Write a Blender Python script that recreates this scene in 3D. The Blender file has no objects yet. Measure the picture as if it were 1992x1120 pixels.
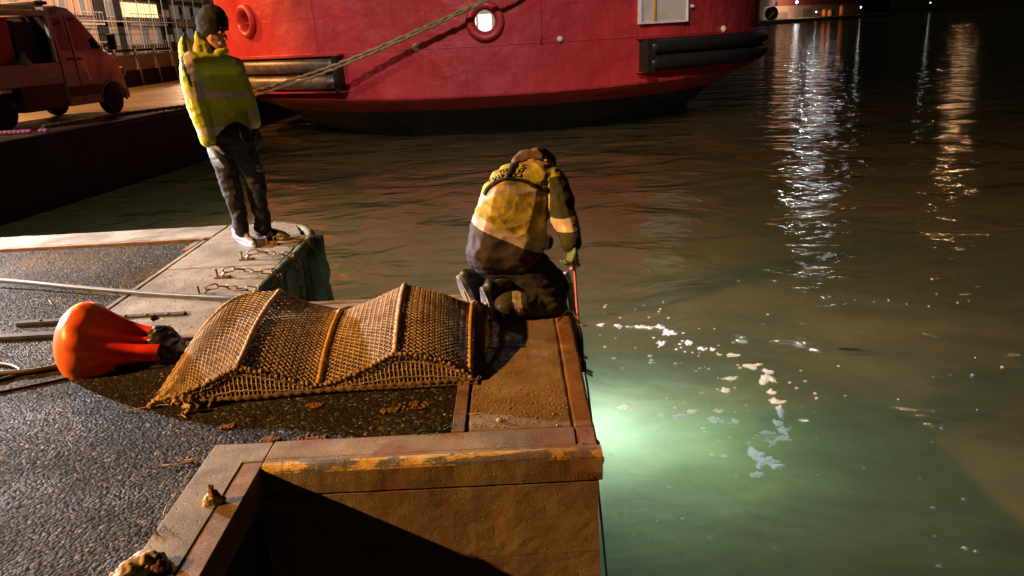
import bpy, bmesh, math, random
import numpy as np
from mathutils import Vector, Matrix, noise
from mathutils.bvhtree import BVHTree
random.seed(7); rng = np.random.default_rng(7)
C = bpy.context.scene.collection
sc = bpy.context.scene
rad = math.radians

# ------------------------------------------------------------------ camera
CAM_H, FPX, W, H = 1.55, 1500.0, 1992.0, 1120.0
def cam_setup():
    n = Vector((0.055, 1.0)).normalized()
    d = (Vector((W/2, H/2)) - Vector((985, 60))).dot(n)
    th = math.atan(d / FPX)
    dn = Vector((n.x*math.cos(th), -n.y*math.cos(th), -math.sin(th)))
    v = Vector((985-W/2, -(60-H/2), -FPX)); v -= dn*v.dot(dn); v.normalize()
    up = -dn; rt = v.cross(up)
    return Matrix((rt, v, up))
R = cam_setup()
cam = bpy.data.cameras.new('camera'); camo = bpy.data.objects.new('camera', cam); C.objects.link(camo)
cam.sensor_width = 36; cam.lens = 36*FPX/W; cam.clip_start = 0.05; cam.clip_end = 3000
camo.matrix_world = Matrix.Translation((0, 0, CAM_H)) @ R.to_4x4()
sc.camera = camo
def ray(x, y): return R @ Vector((x-W/2, -(y-H/2), -FPX))
def at(x, y, Y):                       # point of the photograph's sight line at depth Y
    d = ray(x, y); return Vector((0, 0, CAM_H)) + d*(Y/d.y)
def gr(x, y, z=0.0):                   # point of the sight line on a level plane
    d = ray(x, y); return Vector((0, 0, CAM_H)) + d*((z-CAM_H)/d.z)

# ------------------------------------------------------------------ world and light
world = bpy.data.worlds.new('World'); sc.world = world; world.use_nodes = True
wn = world.node_tree.nodes; wl = world.node_tree.links
sky = wn.new('ShaderNodeTexSky'); sky.sky_type = 'NISHITA'; sky.sun_disc = False
sky.sun_elevation = rad(4); sky.sun_rotation = rad(250)
wl.new(sky.outputs[0], wn['Background'].inputs[0]); wn['Background'].inputs[1].default_value = 0.0012
sc.view_settings.view_transform = 'Standard'; sc.view_settings.look = 'None'
sc.view_settings.exposure = 0.22; sc.view_settings.gamma = 1
sc.render.engine = 'CYCLES'; sc.cycles.use_denoising = True
sc.cycles.max_bounces = 5; sc.cycles.sample_clamp_indirect = 4
WZ_ = -1.4
WARM = (1.0, 0.46, 0.11); SOD = (1.0, 0.42, 0.10); COOL = (0.92, 0.95, 1.0)
def lamp(name, loc, power, col, r=0.08, target=None, spot=None, blend=0.4):
    l = bpy.data.lights.new(name, 'SPOT' if spot else 'POINT')
    l.energy = power; l.color = col; l.shadow_soft_size = r
    if spot: l.spot_size = rad(spot); l.spot_blend = blend
    o = bpy.data.objects.new(name, l); C.objects.link(o); o.location = loc
    if target is not None:
        o.rotation_euler = (Vector(target)-Vector(loc)).to_track_quat('-Z', 'Y').to_euler()
    return o
lamp('sodium_mast_light', (-15.5, -1.0, 8.4), 24000, WARM, 0.12, (1.5, 4.6, 0), 72, 0.35)
lamp('tripod_work_light', (-8.0, 7.35, 1.95), 5200, COOL, 0.06, (-3.2, 5.5, 0), 56, 0.85)
lamp('quay_floodlight', (-5, -4, 17), 21000, (1.0, 0.86, 0.83), 0.8, (0.5, 23, 2.4), 33, 0.8)
lamp('dock_sodium_light', (-19, 27, 8.5), 9000, SOD, 0.2)
lamp('bow_sodium_light', (-16, 16, 7), 5500, SOD, 0.2, (-8.5, 25.5, 1.0), 34, 0.7)
lamp('added_van_light', (-21, 7, 12), 6000, (1, .70, .52), .2, (-11.4, 19.5, 1.6), 34, .6)  # added unseen spot that brightens the van and its beams
lamp('warehouse_wall_light', (125, 334, 7), 16000, (1, .72, .5), .5, (118, 352, 1.5), 150, .5)
lamp('street_light_by_flats', (-30, 78, 9), 9000, (1, 0.62, 0.36), 0.3)
lamp('diver_torch', (0.47, 5.35, -2.0), 23, (0.78, 1.0, 0.90), 0.10)
lamp('unseen_high_floodlight', (109, 290, 46), 5200, (1, .96, .9), .45)
lamp('unseen_high_floodlight', (118, 300, 52), 2600, (.95, .96, 1), 3.5)  # second lamp, added to widen the glitter on the water
lamp('crane_sodium_light', (170, 300, 44), 4200, (1, .5, .22), .5)
lamp('added_foam_light', (-5.0, 23.0, 8.5), 12000, (.90, .95, 1), .3, (2.6, 6.2, WZ_), 14, 0.6)  # added unseen spot over the water to lift the foam
lamp('added_deep_light', (-1.2, 9.5, -5.4), 62, (.92, .76, .42), .4)  # added deep lamps, standing for glow scattered through the water
lamp('added_deep_light', (3.6, 9.0, -6.0), 12, (.92, .74, .42), .4)
lamp('added_deep_light', (-4.2, 12.5, -4.6), 26, (.75, .76, .45), .4)
lamp('underwater_light', (1.15, 5.05, -2.10), 6.5, (0.50, 0.86, 0.26), 0.2)

# ------------------------------------------------------------------ materials
def nt(name):
    m = bpy.data.materials.new(name); m.use_nodes = True
    n = m.node_tree.nodes; b = n['Principled BSDF']; return m, n, m.node_tree.links, b
def rgba(c): return (c[0], c[1], c[2], 1)
def noise_node(n, l, scale, detail=4, rough=0.55, vec=None, dist=0.0):
    t = n.new('ShaderNodeTexNoise'); t.inputs['Scale'].default_value = scale
    t.inputs['Detail'].default_value = detail; t.inputs['Roughness'].default_value = rough
    t.inputs['Distortion'].default_value = dist
    if vec: l.new(vec, t.inputs['Vector'])
    return t.outputs['Fac']
def ramp(n, l, fac, stops):
    r = n.new('ShaderNodeValToRGB'); e = r.color_ramp.elements
    e[0].position, e[0].color = stops[0][0], rgba(stops[0][1])
    e[1].position, e[1].color = stops[-1][0], rgba(stops[-1][1])
    for p, c in stops[1:-1]:
        x = e.new(p); x.color = rgba(c)
    l.new(fac, r.inputs[0]); return r.outputs[0]
def mixc(n, l, fac, a, b, mode='MIX'):
    x = n.new('ShaderNodeMix'); x.data_type = 'RGBA'; x.blend_type = mode
    for i, s in ((6, a), (7, b)):
        if hasattr(s, 'links'): l.new(s, x.inputs[i])
        else: x.inputs[i].default_value = rgba(s)
    if hasattr(fac, 'links'): l.new(fac, x.inputs[0])
    else: x.inputs[0].default_value = fac
    return x.outputs[2]
def math_n(n, l, op, a, b=None, clamp=False):
    x = n.new('ShaderNodeMath'); x.operation = op; x.use_clamp = clamp
    for i, s in ((0, a), (1, b)):
        if s is None: continue
        if hasattr(s, 'links'): l.new(s, x.inputs[i])
        else: x.inputs[i].default_value = s
    return x.outputs[0]
def bump(n, l, b, h, strength=0.5, dist=0.01, prev=None):
    x = n.new('ShaderNodeBump'); x.inputs['Strength'].default_value = strength
    x.inputs['Distance'].default_value = dist; l.new(h, x.inputs['Height'])
    if prev: l.new(prev, x.inputs['Normal'])
    if b is not None: l.new(x.outputs[0], b.inputs['Normal'])
    return x.outputs[0]
def pmat(name, c1, c2=None, scale=8, rough=0.6, bs=0.0, bscale=30, bdist=0.005, metal=0, coat=0, rough2=None, spec=0.5, thr=(0.35, 0.65), obj=False):
    m, n, l, b = nt(name)
    tc = n.new('ShaderNodeTexCoord').outputs['Object'] if obj else n.new('ShaderNodeNewGeometry').outputs['Position']
    c2 = c2 or tuple(x*0.7 for x in c1)
    f = noise_node(n, l, scale, 6, 0.6, tc)
    l.new(ramp(n, l, f, [(thr[0], c2), (thr[1], c1)]), b.inputs['Base Color'])
    b.inputs['Roughness'].default_value = rough
    if rough2 is not None:
        g = noise_node(n, l, scale*1.7, 4, 0.6, tc)
        mr = n.new('ShaderNodeMapRange'); l.new(g, mr.inputs[0]); mr.inputs[1].default_value = .3; mr.inputs[2].default_value = .7
        mr.inputs[3].default_value = rough; mr.inputs[4].default_value = rough2; l.new(mr.outputs[0], b.inputs['Roughness'])
    b.inputs['Metallic'].default_value = metal
    b.inputs['Specular IOR Level'].default_value = spec
    b.inputs['Coat Weight'].default_value = coat
    if bs: bump(n, l, b, noise_node(n, l, bscale, 6, 0.65, tc), bs, bdist)
    return m
def emat(name, c, s):
    m, n, l, b = nt(name)
    b.inputs['Base Color'].default_value = rgba([x*.5 for x in c]); b.inputs['Emission Color'].default_value = rgba(c); b.inputs['Emission Strength'].default_value = s
    return m

def m_asphalt():
    m, n, l, b = nt('wet_chip_asphalt'); P = n.new('ShaderNodeNewGeometry').outputs['Position']
    v = n.new('ShaderNodeTexVoronoi'); v.inputs['Scale'].default_value = 75; l.new(P, v.inputs['Vector'])
    s = n.new('ShaderNodeSeparateColor'); l.new(v.outputs['Color'], s.inputs[0])
    c = ramp(n, l, s.outputs[0], [(0.0, (.012, .011, .010)), (0.60, (.020, .018, .016)), (0.90, (.05, .044, .04)), (1.0, (.20, .18, .16))])
    big = noise_node(n, l, 1.6, 5, .6, P)
    c = mixc(n, l, ramp(n, l, big, [(.4, (0, 0, 0)), (.65, (.55, .55, .55))]), c, (.012, .011, .01))
    b.inputs['Specular IOR Level'].default_value = .15
    l.new(c, b.inputs['Base Color'])
    l.new(ramp(n, l, big, [(.42, (.75, .75, .75)), (.66, (.45, .45, .45))]), b.inputs['Roughness'])
    h = bump(n, l, None, v.outputs['Distance'], 0.9, -0.006)
    bump(n, l, b, noise_node(n, l, 38, 5, .7, P), .6, .01, h)
    return m
def m_concrete(name, c1, c2, stain, speck=0.5, bs=.5, rust=0.0):
    m, n, l, b = nt(name); P = n.new('ShaderNodeNewGeometry').outputs['Position']
    c = ramp(n, l, noise_node(n, l, 5, 8, .65, P), [(.33, c2), (.66, c1)])
    c = mixc(n, l, ramp(n, l, noise_node(n, l, 1.7, 5, .6, P, .6), [(.43, (0, 0, 0)), (.62, (.85, .85, .85))]), c, stain)
    c = mixc(n, l, ramp(n, l, noise_node(n, l, 120, 3, .6, P), [(.52, (0, 0, 0)), (.66, (speck, speck, speck))]), c, tuple(x*.35 for x in c1))
    c = mixc(n, l, ramp(n, l, noise_node(n, l, 90, 2, .5, P), [(.66, (0, 0, 0)), (.72, (.6, .6, .6))]), c, tuple(min(1, x*1.6) for x in c1))
    if rust:
        c = mixc(n, l, ramp(n, l, noise_node(n, l, 3.1, 7, .7, P, .4), [(.55-rust*.2, (0, 0, 0)), (.68, (.9, .9, .9))]), c, (.16, .055, .02))
    l.new(c, b.inputs['Base Color']); b.inputs['Roughness'].default_value = .72
    # pits
    v = n.new('ShaderNodeTexVoronoi'); v.inputs['Scale'].default_value = 24; l.new(P, v.inputs['Vector'])
    pit = ramp(n, l, v.outputs['Distance'], [(.04, (0, 0, 0)), (.12, (1, 1, 1))])
    h = bump(n, l, None, pit, .9*bs+.3, .010)
    h = bump(n, l, None, noise_node(n, l, 160, 4, .7, P), bs, .004, h)
    bump(n, l, b, noise_node(n, l, 14, 6, .65, P), bs, .008, h)
    return m
def m_paint():                         # flaking yellow paint over blue-grey primer, rust and concrete
    m, n, l, b = nt('flaking_yellow_paint'); P = n.new('ShaderNodeNewGeometry').outputs['Position']
    mp = n.new('ShaderNodeMapping'); mp.inputs['Scale'].default_value = (1, 3, 3); l.new(P, mp.inputs[0])
    c = ramp(n, l, noise_node(n, l, 6, 6, .6, mp.outputs[0]), [(.3, (.42, .28, .09)), (.7, (.66, .46, .15))])
    c = mixc(n, l, ramp(n, l, noise_node(n, l, 3.2, 8, .72, mp.outputs[0], .3), [(.515, (0, 0, 0)), (.53, (1, 1, 1))]), c, (.12, .12, .17))
    c = mixc(n, l, ramp(n, l, noise_node(n, l, 5.5, 8, .75, P), [(.56, (0, 0, 0)), (.59, (1, 1, 1))]), c, (.13, .05, .022))
    s = n.new('ShaderNodeSeparateXYZ'); l.new(P, s.inputs[0])
    right = n.new('ShaderNodeMapRange'); l.new(s.outputs[0], right.inputs[0]); right.inputs[1].default_value = -.25; right.inputs[2].default_value = .15; right.inputs[4].default_value = .85
    c = mixc(n, l, math_n(n, l, 'MULTIPLY', right.outputs[0], noise_node(n, l, 9, 6, .6, P)), c, (.13, .045, .018))
    c = mixc(n, l, ramp(n, l, noise_node(n, l, 80, 4, .6, P), [(.5, (0, 0, 0)), (.7, (.5, .5, .5))]), c, (.06, .04, .025))
    l.new(c, b.inputs['Base Color']); b.inputs['Roughness'].default_value = .5
    h = bump(n, l, None, noise_node(n, l, 3.2, 8, .72, mp.outputs[0], .3), .7, .02)
    bump(n, l, b, noise_node(n, l, 60, 5, .7, P), .5, .004, h)
    return m
def m_water():
    m = bpy.data.materials.new('murky_harbour_water'); m.use_nodes = True
    n = m.node_tree.nodes; l = m.node_tree.links; n.clear()
    out = n.new('ShaderNodeOutputMaterial'); P = n.new('ShaderNodeNewGeometry').outputs['Position']
    mp = n.new('ShaderNodeMapping'); mp.inputs['Scale'].default_value = (1, 1.35, 1); mp.inputs['Rotation'].default_value = (0, 0, .35); l.new(P, mp.inputs[0])
    h = bump(n, l, None, noise_node(n, l, .55, 3, .5, mp.outputs[0], .6), 1, .16)
    h = bump(n, l, None, noise_node(n, l, 2.3, 3, .5, mp.outputs[0], .5), 1, .017, h)
    h = bump(n, l, None, noise_node(n, l, 11, 4, .6, P, .5), 1, .0022, h)
    gl = n.new('ShaderNodeBsdfGlossy'); gl.inputs['Roughness'].default_value = .045; gl.inputs['Color'].default_value = (1, 1, 1, 1)
    df = n.new('ShaderNodeBsdfDiffuse'); tl = n.new('ShaderNodeBsdfTranslucent')
    mud = ramp(n, l, noise_node(n, l, .38, 6, .6, mp.outputs[0], .6), [(.36, (.026, .022, .011)), (.64, (.072, .054, .026))])
    l.new(mud, df.inputs[0])
    l.new(ramp(n, l, noise_node(n, l, 1.9, 5, .6, mp.outputs[0], .3), [(.25, (.5, .6, .45)), (.75, (.75, .85, .62))]), tl.inputs[0])
    for x in (gl, df, tl): l.new(h, x.inputs['Normal'])
    m1 = n.new('ShaderNodeAddShader'); l.new(df.outputs[0], m1.inputs[0]); l.new(tl.outputs[0], m1.inputs[1])
    fr = n.new('ShaderNodeFresnel'); fr.inputs['IOR'].default_value = 1.333; l.new(h, fr.inputs['Normal'])
    mx = n.new('ShaderNodeMixShader'); l.new(fr.outputs[0], mx.inputs[0]); l.new(m1.outputs[0], mx.inputs[1]); l.new(gl.outputs[0], mx.inputs[2])
    l.new(mx.outputs[0], out.inputs[0]); return m
def m_hull():
    m, n, l, b = nt('red_hull_paint'); P = n.new('ShaderNodeNewGeometry').outputs['Position']
    s = n.new('ShaderNodeSeparateXYZ'); l.new(P, s.inputs[0])
    c = ramp(n, l, noise_node(n, l, .7, 6, .6, P), [(.3, (.35, .026, .032)), (.7, (.47, .042, .050))])
    mp = n.new('ShaderNodeMapping'); mp.inputs['Scale'].default_value = (9, 9, .7); l.new(P, mp.inputs[0])
    c = mixc(n, l, ramp(n, l, noise_node(n, l, 1, 6, .7, mp.outputs[0]), [(.52, (0, 0, 0)), (.75, (.45, .45, .45))]), c, (.30, .02, .02))
    c = mixc(n, l, ramp(n, l, noise_node(n, l, 6, 5, .7, P), [(.66, (0, 0, 0)), (.72, (.5, .5, .5))]), c, (.5, .10, .09))
    st = math_n(n, l, 'LESS_THAN', s.outputs[2], -.52)
    c = mixc(n, l, st, c, (.022, .024, .027))
    l.new(c, b.inputs['Base Color']); b.inputs['Roughness'].default_value = .38
    l.new(ramp(n, l, noise_node(n, l, 1.3, 5, .6, P), [(.35, (.30, .30, .30)), (.65, (.5, .5, .5))]), b.inputs['Roughness'])
    h = bump(n, l, None, noise_node(n, l, .9, 3, .5, P), .9, .15)
    h = bump(n, l, None, noise_node(n, l, 3.4, 3, .5, P, .5), .8, .02, h)
    bump(n, l, b, noise_node(n, l, 60, 3, .6, P), .25, .004, h)
    return m
M = dict(
    asphalt=m_asphalt(),
    concrete=m_concrete('weathered_concrete', (.33, .30, .26), (.19, .17, .14), (.09, .075, .06)),
    concrete_r=m_concrete('rust_stained_concrete', (.30, .24, .17), (.17, .13, .085), (.08, .05, .03), .5, .5, .5),
    wallc=m_concrete('board_cast_concrete', (.30, .23, .15), (.20, .15, .095), (.10, .068, .04), .35, .45, .25),
    concrete_d=m_concrete('shade_dark_concrete', (.022, .022, .024), (.012, .012, .013), (.008, .008, .007)),  # near-black colour carries the shade of the recess and dock walls
    rust_edge=m_concrete('rust_run_concrete', (.36, .24, .13), (.20, .12, .07), (.12, .05, .022), .5, .6, 1.0),
    paint=m_paint(), water=m_water(), hull=m_hull(),
    rust=pmat('rusty_steel', (.20, .095, .045), (.07, .03, .016), 22, .75, .8, 60, .004, rough2=.5),
    rust_strip=pmat('rust_brown_steel_strip', (.23, .15, .115), (.12, .08, .06), 9, .55, .6, 45, .004),
    steel=pmat('dull_grey_steel', (.06, .07, .10), (.03, .035, .05), 14, .7, .3, 60, .002, metal=0, spec=.2, rough2=.6),
    chain=pmat('worn_chain_steel', (.30, .24, .20), (.12, .08, .06), 40, .45, .4, 90, .002, metal=.6),
    greenf=pmat('algae_green_fender', (.10, .155, .12), (.035, .05, .04), 5, .55, .7, 25, .01, rough2=.35),
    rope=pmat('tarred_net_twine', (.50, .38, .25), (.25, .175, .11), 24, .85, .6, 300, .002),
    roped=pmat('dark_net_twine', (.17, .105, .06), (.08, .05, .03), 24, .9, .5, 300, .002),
    ropey=pmat('ochre_hoop_rope', (.55, .33, .08), (.36, .2, .05), 26, .8, .7, 200, .003),
    moor=pmat('mooring_rope_fibre', (.33, .235, .11), (.16, .11, .055), 6, .85, .5, 40, .01),
    cap=pmat('black_rubber', (.015, .015, .016), (.008, .008, .009), 12, .35, .5, 40, .004),
    hose=pmat('blue_grey_hose', (.09, .19, .42), (.07, .13, .27), 12, .35, .2, 80, .002),
    cable=pmat('dark_cable_jacket', (.035, .032, .035), (.02, .02, .02), 10, .4, .2, 60, .002),
    vest=pmat('fluorescent_yellow_cloth', (.50, .58, .03), (.36, .42, .03), 9, .7, .5, 18, .012),
    vestd=pmat('dirty_fluorescent_cloth', (.54, .48, .06), (.26, .20, .05), 14, .75, .6, 18, .012),
    olive=pmat('dark_olive_cloth', (.040, .046, .026), (.022, .025, .016), 8, .8, .5, 20, .012),
    refl=pmat('reflective_tape', (.58, .50, .48), (.42, .36, .35), 20, .45, .4, 30, .006),
    navy=pmat('dark_work_cloth', (.020, .022, .034), (.010, .011, .018), 10, .85, .6, 22, .012),
    plum=pmat('plum_black_cloth', (.05, .038, .055), (.028, .02, .03), 8, .75, .5, 18, .012),
    black=pmat('black_knit', (.012, .013, .017), (.007, .007, .009), 30, .9, .8, 160, .004),
    skin=pmat('skin', (.50, .27, .19), (.42, .21, .15), 12, .55, .2, 80, .002),
    hair=pmat('brown_hood_cloth', (.24, .15, .12), (.09, .055, .045), 16, .8, .7, 40, .01),
    glove=pmat('grey_blue_glove', (.17, .23, .33), (.09, .12, .18), 30, .6, .4, 60, .004),
    gloved=pmat('black_glove', (.03, .035, .045), (.015, .015, .02), 30, .5, .4, 60, .004),
    shoew=pmat('pale_grey_shoe', (.22, .24, .30), (.20, .21, .24), 30, .5, .4, 60, .004),
    sole=pmat('grey_blue_sole', (.62, .66, .80), (.16, .17, .24), 25, .55, .3, 80, .003),
    yel=pmat('orange_yellow_rubber', (.80, .42, .02), (.6, .3, .02), 12, .5),
    pink=pmat('pink_cord', (.95, .34, .72), (.85, .26, .58), 40, .6, .3, 200, .002),
    pinkw=pmat('pale_pink_floats', (.95, .6, .8), (.85, .35, .6), 40, .4),
    white=pmat('white_aluminium', (.75, .77, .78), (.55, .57, .58), 8, .35, .2, 40, .002),
    blue=pmat('blue_plastic', (.08, .25, .55), None, 8, .4),
    orange=pmat('orange_plastic', (.9, .25, .03), None, 8, .4),
    fend=pmat('scuffed_steel_tube_fender', (.16, .12, .085), (.06, .045, .035), 3, .45, .4, 14, .02, rough2=.3),
    fendb=pmat('black_rubber_fender', (.02, .02, .022), (.012, .012, .013), 3, .4, .4, 14, .02),
    cream=pmat('cream_painted_panel', (.62, .58, .52), (.5, .46, .4), 2, .5, .3, 10, .01),
    vanp=pmat('rose_van_paint', (.38, .31, .35), (.33, .27, .30), 1.2, .28, 0, coat=.6),
    vand=pmat('dark_van_trim', (.045, .04, .05), (.035, .03, .04), 3, .5),
    redl=pmat('red_box_load', (.55, .03, .05), (.4, .02, .03), 2, .5),
    tyre=pmat('tyre_rubber', (.018, .017, .018), None, 14, .8, .4, 60, .004),
    glass=pmat('dark_glass', (.02, .02, .022), None, 2, .06, spec=.8),
    lamped=pmat('brown_render', (.20, .15, .11), (.14, .10, .08), .4, .85, .3, 4, .02),
    dpanel=pmat('dark_panel', (.02, .02, .024), None, .6, .7),
    gpanel=pmat('grey_hoarding_panel', (.36, .36, .37), (.26, .26, .27), .8, .7, .2, 5, .01),
    wframe=pmat('pale_window_frame', (.60, .58, .58), None, 2, .5),
    rail=pmat('pale_railing', (.42, .42, .45), None, 2, .5),
    
    straw=pmat('dry_straw', (.50, .36, .17), None, 20, .8),
    chips=pmat('loose_grit', (.12, .09, .07), (.010, .008, .007), 120, .9, thr=(.50, .74), spec=.1),
    stone=pmat('pale_pebble', (.5, .42, .3), (.3, .24, .16), 30, .6, .4, 60, .004),
    moss=pmat('rusty_lichen', (.26, .12, .035), (.14, .06, .02), 40, .9, 1, 90, .01),
    grass=pmat('dull_green_weeds', (.07, .09, .025), None, 10, .8),
    farwall=pmat('far_warehouse_cladding', (.36, .24, .16), (.26, .17, .11), .12, .7),
    farbase=pmat('far_dark_quay', (.05, .045, .045), None, .3, .8),
)
def m_foam():
    m = bpy.data.materials.new('pale_foam'); m.use_nodes = True; n = m.node_tree.nodes; l = m.node_tree.links; n.clear()
    o = n.new('ShaderNodeOutputMaterial'); d = n.new('ShaderNodeBsdfDiffuse'); t = n.new('ShaderNodeBsdfTranslucent'); a = n.new('ShaderNodeAddShader')
    d.inputs[0].default_value = (.60, .76, 1, 1); t.inputs[0].default_value = (.95, .95, 1, 1)  # blue of the cool light is put into the diffuse colour
    l.new(d.outputs[0], a.inputs[0]); l.new(t.outputs[0], a.inputs[1]); l.new(a.outputs[0], o.inputs[0]); return m
M['foam'] = m_foam()
M['win_warm'] = emat('dim_lit_window', (.62, .33, .22), .34)
M['win_grey'] = emat('faint_lit_window', (.28, .27, .27), .22)
M['win_yel'] = emat('bright_lit_window', (1, .88, .40), 1.1)
M['lampw'] = emat('white_lamp_face', (1, .97, .92), 3)
M['lampo'] = emat('orange_lamp_face', (1, .5, .2), 8)
M['deckwhite'] = emat('glowing_deck_wall', (1, .97, .9), 2.2)  # emission stands for floodlight falling on the wall

# ------------------------------------------------------------------ mesh helpers
def tag(o, label=None, cat=None, group=None, kind=None):
    for k, v in (('label', label), ('category', cat), ('group', group), ('kind', kind)):
        if v: o[k] = v
    return o
def empty(name, loc, label=None, cat=None, group=None, rz=0):
    o = bpy.data.objects.new(name, None); C.objects.link(o); o.location = loc; o.rotation_euler = (0, 0, rz)
    o.empty_display_size = .1
    return tag(o, label, cat, group)
def ORIG(parent, local=False):
    p = Vector((0, 0, 0))
    while parent is not None and not local:
        p = p + parent.location; parent = parent.parent
    return p
class MB:
    def __init__(s): s.v = []; s.f = []; s.mi = []; s.cur = 0
    def add(s, vs, fs):
        b = len(s.v); s.v += [tuple(x) for x in vs]; s.f += [tuple(b+i for i in f) for f in fs]; s.mi += [s.cur]*len(fs); return s
    def box(s, a, b):
        x0, y0, z0 = a; x1, y1, z1 = b
        return s.add([(x0, y0, z0), (x1, y0, z0), (x1, y1, z0), (x0, y1, z0), (x0, y0, z1), (x1, y0, z1), (x1, y1, z1), (x0, y1, z1)],
                     [(0, 3, 2, 1), (4, 5, 6, 7), (0, 1, 5, 4), (1, 2, 6, 5), (2, 3, 7, 6), (3, 0, 4, 7)])
    def prism(s, pts, z0, z1):
        n = len(pts)
        s.add([(p[0], p[1], z0) for p in pts]+[(p[0], p[1], z1) for p in pts],
              [tuple(range(n))[::-1], tuple(range(n, 2*n))]+[(i, (i+1) % n, n+(i+1) % n, n+i) for i in range(n)])
        return s
    def tube(s, pts, r, sides=8, caps=True, closed=False, flat=1.0, up=None):
        pts = [Vector(p) for p in pts]; n = len(pts)
        rr = r if hasattr(r, '__len__') else [r]*n
        prev = None; vs = []
        for i, p in enumerate(pts):
            if closed: t = pts[(i+1) % n]-pts[i-1]
            else: t = pts[min(i+1, n-1)]-pts[max(i-1, 0)]
            if t.length < 1e-9: t = Vector((0, 0, 1))
            t.normalize()
            if up is not None: a = Vector(up[i] if isinstance(up, list) else up); a = a-t*a.dot(t)
            elif prev is None:
                a = Vector((0, 0, 1)) if abs(t.z) < .9 else Vector((1, 0, 0)); a = a-t*a.dot(t)
            else: a = prev-t*prev.dot(t)
            if a.length < 1e-9: a = Vector((1, 0, 0))
            a.normalize(); prev = a; c = t.cross(a)
            for k in range(sides):
                an = 2*math.pi*k/sides+(.5*math.pi/sides*2 if sides == 4 else 0)
                vs.append(p+a*math.cos(an)*rr[i]*flat+c*math.sin(an)*rr[i])
        fs = []
        for i in range(n if closed else n-1):
            j = (i+1) % n
            for k in range(sides):
                k2 = (k+1) % sides
                fs.append((i*sides+k, i*sides+k2, j*sides+k2, j*sides+k))
        if caps and not closed:
            fs.append(tuple(range(sides))[::-1]); fs.append(tuple((n-1)*sides+k for k in range(sides)))
        return s.add(vs, fs)
    def bar(s, a, b, w, h=None, up=(0, 0, 1)):
        h = h or w; a = Vector(a); b = Vector(b); t = (b-a).normalized(); u = Vector(up); u = (u-t*u.dot(t))
        if u.length < 1e-6: u = Vector((1, 0, 0)); u = u-t*u.dot(t)
        u.normalize(); c = t.cross(u)
        vs = [p+u*h/2*su+c*w/2*sc_ for p in (a, b) for su, sc_ in ((-1, -1), (1, -1), (1, 1), (-1, 1))]
        return s.add(vs, [(0, 1, 2, 3), (7, 6, 5, 4), (0, 4, 5, 1), (1, 5, 6, 2), (2, 6, 7, 3), (3, 7, 4, 0)])
    def lathe(s, prof, c, axis, seg=24, sx=1, sy=1, ax1=None):
        c = Vector(c); z = Vector(axis).normalized()
        x = Vector(ax1) if ax1 is not None else (Vector((0, 0, 1)) if abs(z.z) < .9 else Vector((1, 0, 0)))
        x = (x-z*x.dot(z)).normalized(); y = z.cross(x); vs = []; n = len(prof)
        for r, h in prof:
            for k in range(seg):
                a = 2*math.pi*k/seg; vs.append(c+z*h+x*math.cos(a)*r*sx+y*math.sin(a)*r*sy)
        fs = [(i*seg+k, i*seg+(k+1) % seg, (i+1)*seg+(k+1) % seg, (i+1)*seg+k) for i in range(n-1) for k in range(seg)]
        if prof[0][0] > 1e-6: fs.append(tuple(range(seg))[::-1])
        if prof[-1][0] > 1e-6: fs.append(tuple((n-1)*seg+k for k in range(seg)))
        return s.add(vs, fs)
    def ball(s, c, r, seg=8, rings=6, sc3=(1, 1, 1)):
        c = Vector(c); vs = []; fs = []
        for i in range(rings+1):
            th = math.pi*i/rings
            for k in range(seg):
                a = 2*math.pi*k/seg
                vs.append(c+Vector((math.sin(th)*math.cos(a)*sc3[0], math.sin(th)*math.sin(a)*sc3[1], math.cos(th)*sc3[2]))*r)
        for i in range(rings):
            for k in range(seg): fs.append((i*seg+k, (i+1)*seg+k, (i+1)*seg+(k+1) % seg, i*seg+(k+1) % seg))
        return s.add(vs, fs)
    def build(s, name, mat, parent=None, smooth=False, local=False, merge=False):
        me = bpy.data.meshes.new(name); o_ = ORIG(parent, local)
        me.from_pydata([(v[0]-o_.x, v[1]-o_.y, v[2]-o_.z) for v in s.v], [], s.f)
        for m_ in (mat if isinstance(mat, (list, tuple)) else [mat]): me.materials.append(m_)
        if any(s.mi): me.polygons.foreach_set('material_index', s.mi)
        if merge:
            bm = bmesh.new(); bm.from_mesh(me); bmesh.ops.remove_doubles(bm, verts=bm.verts, dist=1e-5); bm.to_mesh(me); bm.free()
        if smooth: me.polygons.foreach_set('use_smooth', [True]*len(me.polygons))
        me.update()
        o = bpy.data.objects.new(name, me); C.objects.link(o); o.parent = parent; return o
def bevel(o, w=.01, seg=2, angle=35):
    b = o.modifiers.new('bevel', 'BEVEL'); b.width = w; b.segments = seg; b.limit_method = 'ANGLE'; b.angle_limit = rad(angle); return o
def rough_edges(o, amp=.006, sub=.05, seed=0):     # subdivide and nudge so that edges read as worn
    me = o.data; bm = bmesh.new(); bm.from_mesh(me)
    for _ in range(7):
        es = [e for e in bm.edges if e.calc_length() > sub*1.6]
        if not es or len(bm.verts) > 30000: break
        bmesh.ops.subdivide_edges(bm, edges=es, cuts=1, use_grid_fill=True)
    for v in bm.verts:
        p = v.co+Vector((seed, seed, seed))
        v.co += Vector((noise.noise(p*9), noise.noise(p*9+Vector((7, 3, 1))), noise.noise(p*9+Vector((1, 9, 4)))*.5))*amp
        v.co += Vector((noise.noise(p*31), noise.noise(p*31+Vector((7, 3, 1))), noise.noise(p*31+Vector((1, 9, 4)))*.4))*amp*.5
    bm.to_mesh(me); bm.free(); return o
_ico = {}
def ico(sub=2):
    if sub not in _ico:
        bm = bmesh.new(); bmesh.ops.create_icosphere(bm, subdivisions=sub, radius=1)
        _ico[sub] = [v.co.copy() for v in bm.verts]; bm.free()
    return _ico[sub]
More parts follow.
